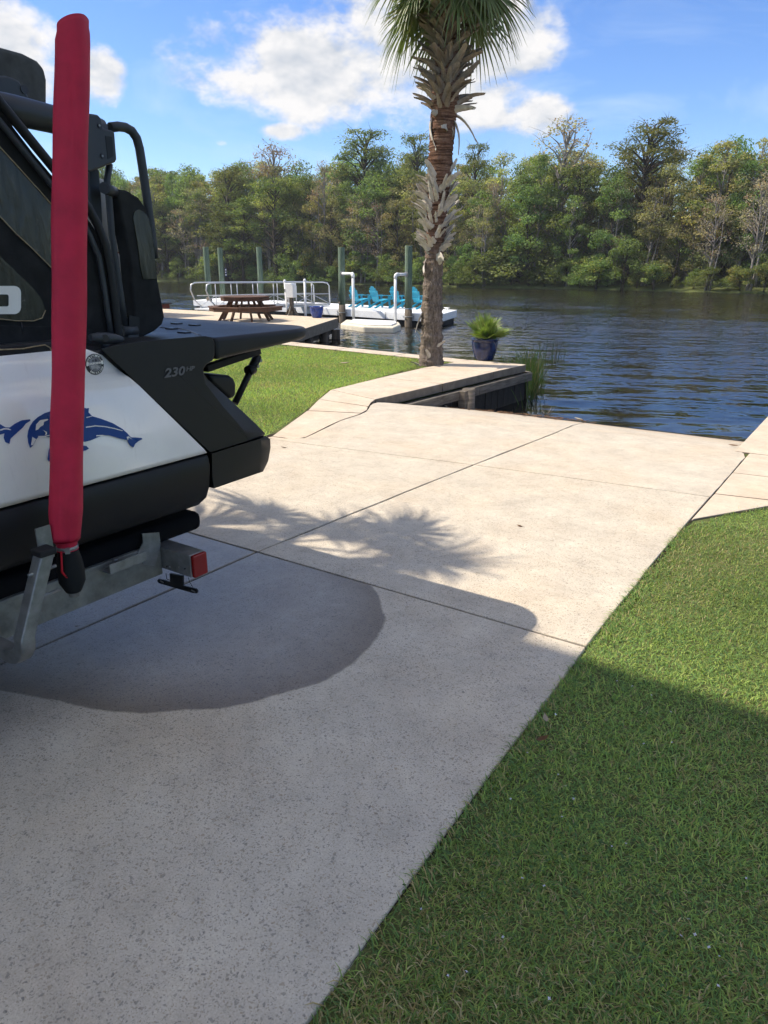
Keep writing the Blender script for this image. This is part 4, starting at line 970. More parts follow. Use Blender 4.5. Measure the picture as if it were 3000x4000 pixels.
for (x, y), lb in zip([(-19.7, 25.62), (-15.9, 24.92)], ['green piling holding the left white pipe', 'green piling holding the right white pipe']): piling(x, y, 2.38, .145, lb)
b = PZ(874, 1203, WATER); D = (b - EYE) @ FH
sg = empty('piling_sign', tuple(PD(881, 1065, D - .05)), YAW, 'small dark blue sign with white marks on a piling', 'sign')
MB().box((.02, 0, 0), (.10, .02, .46)).build('board', plain('sign_blue', (.015, .02, .06), .5), sg)
for k, z in enumerate((.15, .02, -.12)): MB().box((.02, -.014, z), (.06 - .015 * (k % 2), .006, .06)).build('mark', M['white'], sg)
# white gooseneck pipes on the little float
fl = empty('watercraft_float', (-17.1, 23.9, WATER), 0, 'low cream plastic float in front of the white dock', 'float')
p4 = [PZ(1330, 1262, -.42), PZ(1420, 1281, -.48), PZ(1540, 1284, -.48), PZ(1566, 1270, -.45), PZ(1560, 1257, -.42), PZ(1350, 1246, -.40)]
MB().prism([(p[0] + 17.1, p[1] - 23.9, .20) for p in p4], (0, 0, -.5)).build('hull', M['float'], fl, bevel=.07, bseg=4)
c_ = np.mean(p4, axis=0); MB().prism([((p[0] - c_[0]) * .78 + c_[0] + 17.1, (p[1] - c_[1]) * .78 + c_[1] - 23.9 + .12, .20) for p in p4], (0, 0, .05)).build('deck_pad', M['white'], fl, bevel=.02)
for bpx, top, side, lb, (pxp, pyp) in [((1381, 1246), 1070, -1, 'white pipe with elbow joined to the left green piling', (-19.7, 25.62)), ((1544, 1257), 1072, 1, 'white pipe with elbow joined to the right green piling', (-15.9, 24.92))]:
    b = PZ(*bpx, -.40); D = (b - EYE) @ FH; zt = PD(bpx[0], top, D)[2]
    e = empty('elbow_pipe', tuple(b), label=lb, cat='pipe'); tgt = Vector((pxp, pyp, zt)) - Vector(b); tgt.z = 0; u = tgt.normalized(); L = tgt.length - .12; h = zt - b[2]
    MB().tube([(0, 0, -.05), (0, 0, h - .13)], .055, 14).build('riser', M['white'], e)
    MB().tube([Vector((0, 0, h - .15)), Vector((0, 0, h - .07)), u * .02 + Vector((0, 0, h - .025)), u * .07 + Vector((0, 0, h)), u * .15 + Vector((0, 0, h))], .066, 14).build('elbow', M['white'], e)
    MB().tube([u * .12 + Vector((0, 0, h)), u * L + Vector((0, 0, h))], .055, 14).build('arm', M['white'], e)
    MB().tube([u * (L - .03) + Vector((0, 0, h)), u * (L + .0) + Vector((0, 0, h))], .11, 16).build('flange', M['galv'], e)
# gangway with rails
def gangway():
    A = PZ(860, 1207, 0.0); Bq = PZ(1250, 1190, -.05); A = Vector((A[0], 20.45, .03)); B = Vector((Bq[0] + .1, Bq[1], -.05))
    e = empty('gangway', A, label='aluminium gangway with round handrails from the pier to the dock', cat='gangway')
    d = B - A; L = d.length; u = d.normalized(); s = Vector((u.y, -u.x, 0)).normalized()
    MB().beam((0, 0, 0), d, .95, .06).build('walking_deck', M['dockwhite'], e)
    for q in (-.5, .5):
        o = s * q; z = Vector((0, 0, 1))
        P = [o + u * .45, o + u * .05 + z * .35, o - u * .10 + z * .72, o - u * .05 + z * .92, o + u * .12 + z * .99, o + u * .5 + z * 1.0]
        P += [o + u * (L - .4) + z * 1.0, o + u * (L - .12) + z * .96, o + u * L + z * .84, o + u * (L + .02) + z * .0]
        MB().tube(P, .028, 8).build('handrail', M['alu'], e)
        MB().tube([o + u * .2 + z * .5, o + u * (L - .0) + z * .5], .018, 6).build('mid_rail', M['alu'], e)
        MB().tube([o + u * .3 + z * .06, o + u * (L - .0) + z * .06], .03, 6).build('bottom_rail', M['alu'], e)
        npost = 5
        for k in range(1, npost + 1):
            t = L * k / (npost + 1); MB().tube([o + u * t + z * .04, o + u * t + z * 1.0], .018, 6).build('post', M['alu'], e)
        for k in range(0, npost + 1, 2):
            t0 = L * (k) / (npost + 1) + .3 * (k == 0); t1 = L * (k + 1) / (npost + 1); MB().tube([o + u * t0 + z * .08, o + u * t1 + z * .5], .013, 5).build('brace', M['alu'], e)
            if k + 2 <= npost + 1: MB().tube([o + u * t1 + z * .5, o + u * (L * (k + 2) / (npost + 1)) + z * .08], .013, 5).build('brace', M['alu'], e)
gangway()
# two white posts, service pedestal
for a, b, lb in [((1112, 1093), (1126, 1232), 'slim white post with rounded cap left of the service box'), ((1190, 1090), (1194, 1238), 'slim white post with rounded cap right of the service box')]:
    t = PY(*a, 20.42); bt = PY(*b, 20.42); e = empty('mooring_post', (bt[0], 20.42, -.3), label=lb, cat='post'); h = t[2] + .3; dx = t[0] - bt[0]
    MB().tube([(0, 0, -.3), (dx * .97, 0, h - .06)], .042, 12).build('shaft', M['white'], e); MB().lathe([(.05, -.06), (.052, -.02), (.035, .02), (0, .035)], (dx, 0, h - .02), 14).build('cap', M['white'], e)
def pedestal():
    b = PZ(1141, 1231, 0.0); e = empty('service_pedestal', tuple(b), R(12), 'white service box on a braced timber post on the pier', 'pedestal'); Wd = M['oldwood']
    MB().box((0, 0, .33), (.11, .11, .66)).build('post', Wd, e, bevel=.006)
    for s in (-1, 1): MB().beam((s * .24, -.02, 0), (0, -.02, .36), .04, .09, up=(0, 1, 0)).build('brace', Wd, e); MB().beam((0, s * .24, 0), (0, 0, .36), .09, .04, up=(1, 0, 0)).build('brace', Wd, e)
    MB().prism([(-.17, -.14, .60), (.15, -.14, .60), (.15, -.14, .98), (.08, -.14, 1.08), (-.17, -.14, 1.08)], (0, .28, 0)).build('box', M['white'], e, bevel=.015)
    MB().box((-.10, -.075, .50), (.10, .08, .16)).build('outlet_box', M['white'], e, bevel=.01); MB().box((-.10, -.117, .50), (.05, .01, .08)).build('outlet_cover', plain('grey_plastic', (.2, .2, .21), .5), e)
    MB().box((-.17, -.142, .84), (.03, .012, .10)).build('latch', M['galv'], e)
pedestal()
# shelter on the pier mostly hidden by the boat
def shelter():
    t = PD(634, 975, 27); c = Vector((t[0] - 2.0, t[1] - 2.0, 0)); e = empty('pier_shelter', c, 0, 'tan roofed shelter on the pier, its roof edge showing past the boat', 'shelter')
    roof = plain('tan_roof', (.30, .235, .15), .8, .2); red = plain('red_brown_wood', (.16, .045, .03), .7, .2); z = t[2]
    P = [(-2.2, -2.0, z), (2.0, -2.0, z), (2.0, 2.0, z), (-2.2, 2.0, z)]; apex = [(-.9, 0, z + 1.0), (.7, 0, z + 1.0)]
    MB().add(P + apex, [(0, 1, 5, 4), (2, 3, 4, 5), (1, 2, 5), (3, 0, 4), (3, 2, 1, 0)]).build('roof', roof, e)
    for x in (-1.7, 1.55):
        for y in (-1.6, 1.6): MB().box((x, y, z / 2), (.14, .14, z)).build('post', red, e)
    for y in (-1.6, 1.6): MB().box((-.1, y, z - .12), (3.6, .12, .2)).build('beam', red, e)
    k = PD(652, 1183, 26.0) - np.array(c); MB().box((k[0] - .5, k[1], k[2] - .02), (1.1, .35, .05)).build('counter_top', plain('dark_top', (.03, .03, .03), .5), e); MB().box((k[0] - .55, k[1], k[2] - .12), (1.0, .28, .14)).build('counter_edge', red, e)
shelter()
# reeds by the seawall corner
def reeds():
    r = np.random.default_rng(12); V = []; F = []; T = []
    for i in range(400):
        t = r.random()
        if i < 320: px, py = r.normal(2068, 22), r.normal(1490, 38)
        else: px, py = r.uniform(1935, 2100), r.uniform(1455, 1480)
        b = PZ(px, py, WATER); b = np.array([b[0], max(b[1], 12.75 if b[0] < -5.3 else 11.2), WATER - .3]); b[0] = max(b[0], -7.0)
        L = r.uniform(.5, 1.0); az = r.uniform(0, 6.28); ln = abs(r.normal(.10, .10)); o = len(V); w = r.uniform(.006, .013)
        c = np.array([.07, .115, .032]) * r.uniform(.6, 1.6) if r.random() < .85 else np.array([.22, .17, .08])
        for k in range(6):
            q = k / 5; x = math.sin(ln + q * q * .5 * ln * 3) * L * q; p = b + np.array([math.cos(az) * x, math.sin(az) * x, L * q * math.cos(ln * q)])
            ww = w * (1 - q * .9); V += [p - RT * ww, p + RT * ww]; T += [tuple(c) + (1,)] * 2
        for k in range(5): F.append((o + 2 * k, o + 2 * k + 1, o + 2 * k + 3, o + 2 * k + 2))
    tag(np_mesh('water_reeds', V, F, M['grass'], {'tint': T}), 'tall green reeds growing in the water at the seawall corner', 'reeds', kind='stuff')
reeds()
# drift debris at the waterline
def stick(px0, py0, px1, py1, r, mat, label, dz=.02, name='driftwood'):
    def onramp(px, py):
        y = 9.0
        for _ in range(25): p = PZ(px, py, zramp(y)); y = .5 * y + .5 * p[1]
        return np.array([p[0], p[1], zramp(y) + dz])
    a = Vector(onramp(px0, py0)); b = Vector(onramp(px1, py1)); m_ = (a + b) / 2 + Vector((0, .015, 0))
    o = MB().tube([a, a.lerp(m_, .5), m_, b], [r * .5, r * .8, r * .7, r * .35], 6).build(name, mat); return tag(o, label, 'driftwood')
stick(1690, 1573, 1745, 1592, .022, M['paleleaf'], 'pale bent driftwood stick against the seawall foot'); stick(1740, 1582, 1830, 1592, .014, M['paleleaf'], 'thin tan stick in the debris below the seawall')
stick(2235, 1636, 2275, 1642, .022, M['paleleaf'], 'short thick piece of driftwood at the waterline'); stick(2120, 1622, 2215, 1632, .012, M['deadleaf'], 'dark thin twig along the waterline')
for k, (a, b) in enumerate([((2135, 1622), (2155, 1588)), ((2140, 1622), (2165, 1594)), ((2130, 1622), (2118, 1604))]):
    p = np.array(PZ(*a, -.50)); D = (p - EYE) @ FH; t = PD(*b, D); o = MB().tube([p, (p + t) / 2 + np.array([.01, 0, .0]), t], [.006, .005, .002], 5).build('reed_stalk', M['paleleaf'])
    tag(o, ['straw stalk standing straight at the waterline, tallest of three', 'straw stalk leaning right at the waterline', 'short straw stalk leaning left at the waterline'][k], 'stalk')
def debris():
    r = np.random.default_rng(8); mb = MB()
    for i in range(220):
        px = r.uniform(1560, 2330); py = np.interp(px, [1560, 1850, 2000, 2330], [1566, 1598, 1612, 1648]) + r.normal(0, 3) + 2; y = 9.0
        for _ in range(20): p = PZ(px, py, zramp(y)); y = .5 * y + .5 * p[1]
        L = r.uniform(.02, .10); a = r.normal(0, .5); c = np.array([p[0], p[1], zramp(y) + .008]); d = np.array([math.cos(a), math.sin(a), 0]) * L / 2
        mb.tube([c - d, c + d + np.array([0, 0, r.uniform(0, .012)])], r.uniform(.002, .006), 4, smooth=False)
    tag(mb.build('shore_debris', plain('debris', (.13, .08, .05), .9, .1, var=.5, scale=40)), 'line of brown twigs and scraps along the waterline', 'debris', kind='stuff')
debris()
# ================================================================== BOAT ON ITS TRAILER
M['blackpl'] = plain('black_plastic', (.010, .0105, .0115), .48, .3, var=.2, scale=3, bump=.12, bscale=220)
M['deckpl'] = plain('deck_plastic', (.022, .024, .028), .45, .4, var=.12, scale=3, bump=.2, bscale=260)
def gelcoat():
    m = Mat('white_gelcoat', .22, .5); v = m.coord('Object'); n = m.noise(v, 2.5, 5, .6); d = m.noise(m.coord('Object', (1, 8, 1)), 9, 5, .7)
    c = m.ramp(n, [(.3, (.76, .74, .68)), (.7, (.85, .83, .77))]); c = m.mix(m.ramp(d, [(.58, 0.0), (.8, .25)]), c, (.36, .33, .26)); m.col(c); m.b.inputs['Coat Weight'].default_value = .4; return m.m
M['gel'] = gelcoat()
M['rubber'] = plain('black_rubber', (.014, .014, .014), .7, .25)
M['towergrey'] = plain('tower_grey', (.036, .040, .045), .45, .35, .1, var=.15, bump=.08, bscale=300)
M['canvas'] = plain('dark_canvas', (.022, .023, .023), .9, .1, var=.35, scale=14, bump=.35, bscale=420)
M['greycanvas'] = plain('grey_canvas', (.075, .077, .075), .9, .1, var=.35, scale=14, bump=.35, bscale=420)
def vinyl():
    m = Mat('clear_vinyl', .10, .32); v = m.coord('Object'); n = m.noise(m.coord('Object', (1, 14, 2.5)), 2, 5, .6, .8); k = m.noise(v, 14, 6, .7)
    c = m.ramp(n, [(.35, (.012, .013, .009)), (.62, (.032, .033, .025)), (.78, (.08, .08, .065))]); m.col(m.mix(m.ramp(k, [(.55, 0.0), (.75, .35)]), c, (.09, .085, .065))); m.rough(m.ramp(k, [(.3, .08), (.8, .35)])); m.bump(n, .25, .02); return m.m
M['vinyl'] = vinyl()
M['seat'] = plain('seat_vinyl', (.34, .325, .30), .5, .35, var=.06, scale=4)
M['decal'] = plain('blue_decal', (.010, .055, .23), .3, .45, var=.08)
M['greyprint'] = plain('grey_print', (.11, .11, .115), .5, .3, var=.05)
M['ink'] = plain('dark_ink', (.022, .022, .026), .4, .4, var=.1)
M['thread'] = plain('tan_thread', (.30, .24, .15), .8, .1, var=.3, scale=60)
XH = -2.30
bt = empty('motorboat', (-3.5, 0.0, 0.60), label='black and white motorboat with leaping dolphins, parked on the trailer', cat='boat')
def bp(mb, name, mat, parent=None, **kw):
    par = parent or bt; o = mb.build(name, mat, par, **kw)
    if par is bt: o.location = -bt.location
    return o
def S(x, px, *more): return [Vector(PX(a, b, x)) for a, b in ([px] + list(more))]
def sp(x, pts, th, name, mat, parent=None, bevel=0.0, **kw):    # side-view outline given real thickness
    mb = MB(); mb.prism([Vector(PX(a, b, x)) for a, b in pts], (-th, 0, 0)); return bp(mb, name, mat, parent, bevel=bevel, **kw)
ya, za = PX(380, 1358, XH)[1:]; yb, zb = PX(806, 1766, XH)[1:]
ydiag = lambda z: ya + (yb - ya) * (za - z) / (za - zb)
BOW = -2.75
# white side panel with its moulded crease
zr = [za, za - .03, za - .075, za - .10, za - .125, za - .15, za - .20, za - .30, zb + .02, zb]
xo = [-.035, -.030, -.028, -.026, -.008, .002, .003, .001, .0, -.006]
mb = MB(); vs = []
for z, x in zip(zr, xo):
    y1 = ydiag(z) - (.04 if z == za else 0)
    for t in np.linspace(0, 1, 8): vs.append((XH + x, BOW + (y1 - BOW) * t, z))
mb.add(vs, [(i * 8 + k, i * 8 + k + 1, (i + 1) * 8 + k + 1, (i + 1) * 8 + k) for i in range(len(zr) - 1) for k in range(7)], True)
mb.add([(-7.0 - v[0], v[1], v[2]) for v in vs], [(i * 8 + k, (i + 1) * 8 + k, (i + 1) * 8 + k + 1, i * 8 + k + 1) for i in range(len(zr) - 1) for k in range(7)], True)
side = bp(mb, 'side_panel', M['gel'], fix=False); so = side.modifiers.new('s', 'SOLIDIFY'); so.thickness = .02; so.offset = 0
# lower black pontoon band, both sides, and the hull between
prof = [(XH + .0, zb - .012), (XH + .008, zb - .06), (XH + .004, .86), (XH - .005, .80), (XH - .03, .745), (XH - .08, .705), (XH - .16, .685), (XH - .40, .68), (XH - .45, .75), (XH - .45, zb - .012)]
yE = PX(826, 1900, XH)[1]
for sgn_ in (1, -1):
    P0 = [((x if sgn_ > 0 else -7.0 - x), yE, z) for x, z in prof]
    mb = MB(); mb.prism(P0, (0, BOW - yE, 0)); bp(mb, 'pontoon', M['blackpl'], bevel=.012)
mb = MB(); mb.box((-3.5, (BOW + 1.9) / 2, (.72 + za - .04) / 2), (2.24, 1.9 - BOW, za - .04 - .72)); bp(mb, 'hull_core', M['blackpl'], bevel=.03)
def chamfered(x0, pts, moved, inset, name, mat, bevel):
    """side outline whose listed corners are set back on the outer face, giving a real chamfer towards the stern"""
    n = len(pts); inn = [Vector(PX(a, b, x0 - inset)) for a, b in pts]
    out = [Vector(PX(a + (moved[i][0] if i in moved else 0), b + (moved[i][1] if i in moved else 0), x0)) for i, (a, b) in enumerate(pts)]
    far = -7.0 - x0; rings = [out, [Vector((x0 - inset, p.y, p.z)) for p in inn], [Vector((far + inset, p.y, p.z)) for p in inn], [Vector((far, p.y, p.z)) for p in out]]
    mb = MB(); vs = [p for r_ in rings for p in r_]
    mb.add(vs, [tuple(range(n))[::-1], tuple(3 * n + k for k in range(n))] + [(q * n + k, q * n + (k + 1) % n, (q + 1) * n + (k + 1) % n, (q + 1) * n + k) for q in range(3) for k in range(n)])
    return bp(mb, name, mat, bevel=bevel, bseg=3)
BP = [(828, 1772), (1022, 1712), (1042, 1706), (1056, 1716), (1057, 1750), (1048, 1800), (1028, 1842), (836, 1908), (830, 1860)]
chamfered(XH + .006, BP, {2: (-26, 8), 3: (-36, 6), 4: (-36, 4), 5: (-32, 3), 6: (-16, 4)}, .05, 'stern_bumper', M['blackpl'], .010)
SP = [(392, 1362), (470, 1345), (560, 1332), (700, 1320), (800, 1312), (828, 1318), (838, 1340), (838, 1388), (830, 1408), (806, 1424), (794, 1440), (795, 1458), (812, 1482), (900, 1562), (1000, 1655), (1036, 1692), (1030, 1704), (822, 1768), (811, 1758)]
ss = chamfered(XH, SP, {12: (-10, 16), 13: (-34, 20), 14: (-50, 22), 15: (-58, 24), 16: (-58, 17)}, .07, 'stern_side', M['blackpl'], .012)
# swim platform: plan with rounded corners, thinner towards its tip
y0p = PX(842, 1330, XH)[1]; ztp = PX(850, 1318, XH)[2]
plan = []
y1p = y0p + .70
for (cx, cy, a0_, a1_) in [(XH - .20, y1p - .20, 0, 90), (-4.70 + .20, y1p - .20, 90, 180)]:
    for a in np.linspace(R(a0_), R(a1_), 9): plan.append((cx + .20 * math.cos(a), cy + .20 * math.sin(a)))
plan = [(XH, y0p), (XH, y0p + .2)] + plan + [(-4.70, y0p + .2), (-4.70, y0p)]
th = lambda y: .092 - .05 * (y - y0p) / .7
mb = MB(); n = len(plan); mb.add([(x, y, ztp) for x, y in plan] + [(x, y, ztp - th(y)) for x, y in plan], [tuple(range(n)), tuple(range(n, 2 * n))[::-1]] + [(i, (i + 1) % n, n + (i + 1) % n, n + i) for i in range(n)])
bp(mb, 'swim_platform', M['blackpl'], bevel=.018, bseg=3)
# deck top
yd0 = .55
mb = MB(); mb.box((-3.5, (yd0 + y0p - .015) / 2, ztp - .045), (2.36, y0p - .015 - yd0, .085)); deck = bp(mb, 'deck', M['deckpl'], bevel=.02, bseg=3)
mb = MB(); mb.box((-3.5, (BOW + yd0) / 2 + .0, ztp - .06), (2.30, yd0 - BOW - .01, .07)); bp(mb, 'bow_deck', M['deckpl'], bevel=.02)
pts = [Vector(PZ(x, y, ztp)) for x, y in [(625, 1281), (690, 1282), (740, 1292), (775, 1308), (785, 1312)]]
mb = MB(); mb.tube(pts, .004, 6); bp(mb, 'hatch_seam', M['ink'])
for (x, y) in [(670, 1285), (720, 1300), (690, 1265), (760, 1271)]:
    c = PZ(x, y, ztp + .001); mb = MB(); mb.box((c[0], c[1], c[2] + .002), (.05, .035, .006)); bp(mb, 'deck_latch', M['ink'])
# parts under the platform
a, b = S(XH - .33, (800, 1440), (1010, 1370)); mb = MB(); mb.beam(a, b, .04, .034); bp(mb, 'platform_beam', M['rubber'], bevel=.006)
a, b = S(XH - .38, (1008, 1388), (918, 1575)); mb = MB(); mb.tube([a, b], .017, 12); st = bp(mb, 'platform_strut', M['blackpl'])
m_ = a.lerp(b, .33); mb = MB(); mb.tube([a.lerp(b, .02), a.lerp(b, .36)], .023, 12); mb.tube([m_ + Vector((0, -.02, 0)), m_ + Vector((0, .02, .01))], .027, 10); bp(mb, 'strut_collar', M['blackpl'], st)
for t in (.10, .22): 
    c = a.lerp(b, t) + Vector((.03, 0, 0)); mb = MB(); mb.tube([c, c + Vector((.008, 0, 0))], .008, 8); bp(mb, 'bolt', M['galv'], st)
sp(XH - .30, [(815, 1460), (900, 1466), (918, 1478), (926, 1502), (926, 1548), (905, 1562), (830, 1500)], 1.6, 'engine_cowl', M['blackpl'], bevel=.03, bseg=3)
# gunwale gasket, cord
za2 = PX(200, 1345, XH - .06)[2]
mb = MB(); mb.box((XH - .075, (BOW + 1.5) / 2, za + .008), (.07, 1.5 - BOW, .045)); bp(mb, 'gunwale_gasket', M['blackpl'], bevel=.008)
mb = MB(); mb.tube(S(XH - .03, (0, 1366), (90, 1362), (140, 1352), (175, 1347), (195, 1358), (203, 1372)), .0022, 5); bp(mb, 'lacing_cord', M['thread'])
# decals
def Z2(pts): return [(x / 2.676, 1580 + y / 2.676) for x, y in pts]
def decal(pts, name, mat, parent, x=XH + .0145, th_=.003): return sp(x, Z2(pts), th_, name, mat, parent)
dol = decal([(318, 452), (300, 400), (290, 330), (300, 270), (320, 220), (350, 175), (400, 130), (470, 90), (560, 62), (640, 42), (740, 30), (800, 22), (860, 28), (905, 40), (932, 38), (926, 82), (965, 122), (1060, 150), (1180, 195), (1280, 255), (1330, 300), (1370, 345), (1420, 345), (1480, 350), (1490, 362), (1450, 382), (1415, 410), (1395, 450), (1360, 425), (1340, 390), (1335, 372), (1250, 355), (1150, 325), (1080, 320), (1020, 345), (950, 375), (890, 390), (800, 388), (700, 372), (580, 345), (520, 345), (470, 335), (440, 330), (400, 340), (380, 365), (345, 430)], 'dolphin_decal', M['decal'], None)
for pts in ([(375, 270), (380, 210), (420, 165), (470, 155), (505, 152), (500, 165), (460, 180), (455, 215), (420, 235), (400, 260)], [(325, 425), (340, 340), (378, 362), (345, 425)],
            [(900, 232), (1000, 218), (1100, 226), (1200, 247), (1284, 272), (1280, 278), (1200, 257), (1100, 237), (1000, 229), (900, 244)], [(1008, 322), (1080, 318), (1080, 328), (1008, 332)],
            [(905, 132), (965, 118), (965, 124), (905, 142)], [(1326, 340), (1345, 332), (1386, 368), (1345, 345), (1338, 375)], [(400, 330), (470, 328), (580, 306), (580, 314), (470, 338), (400, 338)], [(452, 266), (492, 288), (490, 312), (470, 322), (482, 300)],
            [(560, 135), (592, 136), (592, 145), (560, 142)]):
    decal(pts, 'highlight', M['gel'], dol, XH + .0158)
baby = decal([(600, 350), (560, 380), (540, 410), (515, 480), (502, 575), (515, 598), (540, 565), (580, 545), (660, 505), (760, 485), (850, 487), (890, 483), (932, 462), (905, 435), (850, 425), (760, 402), (660, 372)], 'small_dolphin_decal', M['decal'], None)
decal([(528, 505), (550, 480), (575, 468), (575, 476), (550, 498), (530, 560), (522, 570)], 'highlight', M['gel'], baby, XH + .0158)
tail = decal([(-120, 180), (0, 205), (60, 240), (105, 240), (160, 200), (230, 165), (315, 155), (318, 170), (270, 200), (240, 240), (185, 290), (140, 330), (110, 360), (100, 412), (60, 395), (42, 350), (50, 300), (0, 315), (-120, 330)], 'dolphin_tail_decal', M['decal'], None)
decal([(0, 262), (40, 248), (90, 250), (122, 270), (70, 260), (40, 262), (8, 275)], 'highlight', M['gel'], tail, XH + .0158)
def text_mesh(body, size, shear=0.0, bold=0.0):
    c = bpy.data.curves.new('lettering', 'FONT'); c.body = body; c.size = size; c.shear = shear; c.align_x = 'CENTER'; c.align_y = 'CENTER'; c.extrude = .0008; c.offset = bold; c.resolution_u = 3
    o = bpy.data.objects.new('lettering', c); COL.objects.link(o); bpy.context.view_layer.update()
    me = bpy.data.meshes.new_from_object(o.evaluated_get(bpy.context.evaluated_depsgraph_get())); bpy.data.objects.remove(o); bpy.data.curves.remove(c); return me
SIDE = Matrix(((0, 0, 1, 0), (1, 0, 0, 0), (0, 1, 0, 0), (0, 0, 0, 1)))
def lettering(body, size, pos, mat, parent, rot=0.0, shear=0.0, bold=0.0, sx=1.0, name='lettering', slope=0.0):
    me = text_mesh(body, size, shear, bold); me.materials.append(mat); o = bpy.data.objects.new(name, me); COL.objects.link(o); o.parent = parent
    off = -bt.location if parent is bt else Vector()
    o.matrix_local = Matrix.Translation(Vector(pos) + off) @ SIDE @ Matrix.Rotation(rot, 4, 'Z') @ Matrix.Diagonal((sx, 1, 1, 1)); return o
lettering('230', .047, PX(680, 1455, XH + .003), M['greyprint'], bt, shear=.25, bold=.0012, sx=1.42, name='horsepower_number')
lettering('HP', .024, PX(742, 1441, XH + .003), M['greyprint'], bt, shear=.2, bold=.0006, sx=1.45, name='horsepower_unit')
# round emission sticker
XS = XH - .021; sc_ = Vector(PX(368, 1423, XS)); rs = (Vector(PX(368, 1380, XS)) - sc_).length * .96
def disc(r, x, name, mat, parent, cy=0, cz=0, n=36):
    mb = MB(); mb.prism([(x, sc_.y + cy + r * math.cos(t), sc_.z + cz + r * math.sin(t)) for t in np.linspace(0, 2 * math.pi, n, endpoint=False)], (-.002, 0, 0)); return bp(mb, name, mat, parent)
stk = disc(rs, XS + .004, 'emission_sticker', M['ink'], None)
mb = MB(); arc = [(rs * .93, t) for t in np.linspace(R(-5), R(185), 26)] + [(rs * .72, t) for t in np.linspace(R(185), R(-5), 26)]
mb.prism([(XS + .0055, sc_.y + r * math.cos(t), sc_.z + r * math.sin(t)) for r, t in arc], (-.001, 0, 0)); bp(mb, 'white_band', M['gel'], stk)
disc(rs * .68, XS + .0055, 'sticker_centre', plain('sticker_grey', (.20, .20, .22), .4, .4, var=.5, scale=40), stk)
for i, ch in enumerate('ULTRA-LOW'):
    t = R(150 - i * 15); lettering(ch, rs * .24, (XS + .0062, sc_.y + rs * .82 * math.cos(t), sc_.z + rs * .82 * math.sin(t)), M['ink'], stk, rot=t - math.pi / 2, bold=.0004)
for i, ch in enumerate('EMISSION'):
    t = R(228 + i * 15); lettering(ch, rs * .24, (XS + .0062, sc_.y + rs * .83 * math.cos(t), sc_.z + rs * .83 * math.sin(t)), M['gel'], stk, rot=t + math.pi / 2, bold=.0004)
lettering('CALIFORNIA', rs * .25, (XS + .0064, sc_.y, sc_.z + rs * .10), M['gel'], stk, bold=.0003)
for cy, cz, s in [(.12, .38, .17), (.42, .0, .13), (-.2, .36, .12)]:
    mb = MB(); mb.prism([(XS + .0064, sc_.y + rs * (cy + s * (1 if k % 2 == 0 else .42) * math.cos(math.pi / 2 + k * math.pi / 5)), sc_.z + rs * (cz + s * (1 if k % 2 == 0 else .42) * math.sin(math.pi / 2 + k * math.pi / 5))) for k in range(10)], (-.001, 0, 0)); bp(mb, 'star', M['ink'], stk)
mb = MB(); mb.prism([(XS + .0064, sc_.y + rs * a, sc_.z + rs * b) for a, b in [(-.5, -.12), (-.2, -.08), (.2, -.08), (.45, -.25), (.5, -.42), (.3, -.35), (.2, -.5), (.05, -.38), (-.3, -.4), (-.42, -.5)]], (-.001, 0, 0)); bp(mb, 'sticker_shape', plain('sticker_pale', (.35, .34, .33), .4, .4, var=.3, scale=60), stk)
# ---- upper works: curtain, rails, tower
XC = -2.52
cur = sp(XC, [(-260, 120), (0, 430), (130, 600), (235, 725), (330, 835), (388, 925), (418, 1060), (438, 1200), (452, 1345), (-260, 1385)], .015, 'side_curtain', M['canvas'])
sp(XC + .004, [(-260, 270), (0, 575), (60, 640), (150, 740), (300, 912), (300, 1140), (200, 1045), (0, 845), (-260, 560)], .004, 'upper_window', M['vinyl'], cur)
sp(XC + .004, [(-260, 770), (0, 1000), (130, 1125), (165, 1172), (176, 1212), (168, 1238), (140, 1250), (0, 1246), (-260, 1240)], .004, 'lower_window', M['vinyl'], cur)
for path in ([(-260, 560), (0, 845), (60, 910), (120, 965), (200, 1045), (300, 1140)], [(-260, 270), (0, 575), (60, 640), (150, 740), (300, 912)], [(0, 1246), (60, 1253), (130, 1254), (165, 1242), (177, 1212)]):
    mb = MB(); mb.tube(S(XC + .006, *path), .0022, 5); bp(mb, 'seam', M['thread'], cur)
mb = MB(); mb.tube(S(XC + .006, (84, 1260), (88, 1300)), .002, 5); bp(mb, 'seam', M['ink'], cur)
def rrect(x0, x1, y0, y1, r, n=5):
    out = []
    for cx, cy, a in [(x1 - r, y0 + r, -90), (x1 - r, y1 - r, 0), (x0 + r, y1 - r, 90), (x0 + r, y0 + r, 180)]:
        for t in np.linspace(a, a + 90, n): out.append((cx + r * math.cos(R(t)), cy + r * math.sin(R(t))))
    return out
logo = sp(XC + .010, rrect(-200, 82, 1117, 1227, 26), .003, 'white_letter', M['gel'], cur); sp(XC + .0112, rrect(-160, 34, 1150, 1197, 8), .003, 'letter_opening', M['vinyl'], logo)
lowc = sp(XC + .006, [(-260, 1262), (300, 1280), (440, 1296), (452, 1345), (-260, 1388)], .012, 'curtain_hem', M['canvas'], cur, bevel=.003)
RA = [(-160, 190), (0, 400), (60, 474), (130, 560), (235, 688), (300, 752), (345, 812), (382, 880), (412, 960), (432, 1060), (448, 1180), (462, 1300), (470, 1345)]
mb = MB(); mb.tube(S(XC + .03, *RA), .0165, 10); bp(mb, 'curtain_rail', M['blackpl'])
mb = MB(); mb.tube(S(XC + .022, *[(x - 34, y + 34) for x, y in RA[:8]], (385, 1000), (405, 1110), (424, 1240), (440, 1345)), .011, 8); bp(mb, 'inner_rail', M['towergrey'])
arm = [(-120, 400), (60, 432), (180, 460), (300, 490), (395, 512)]
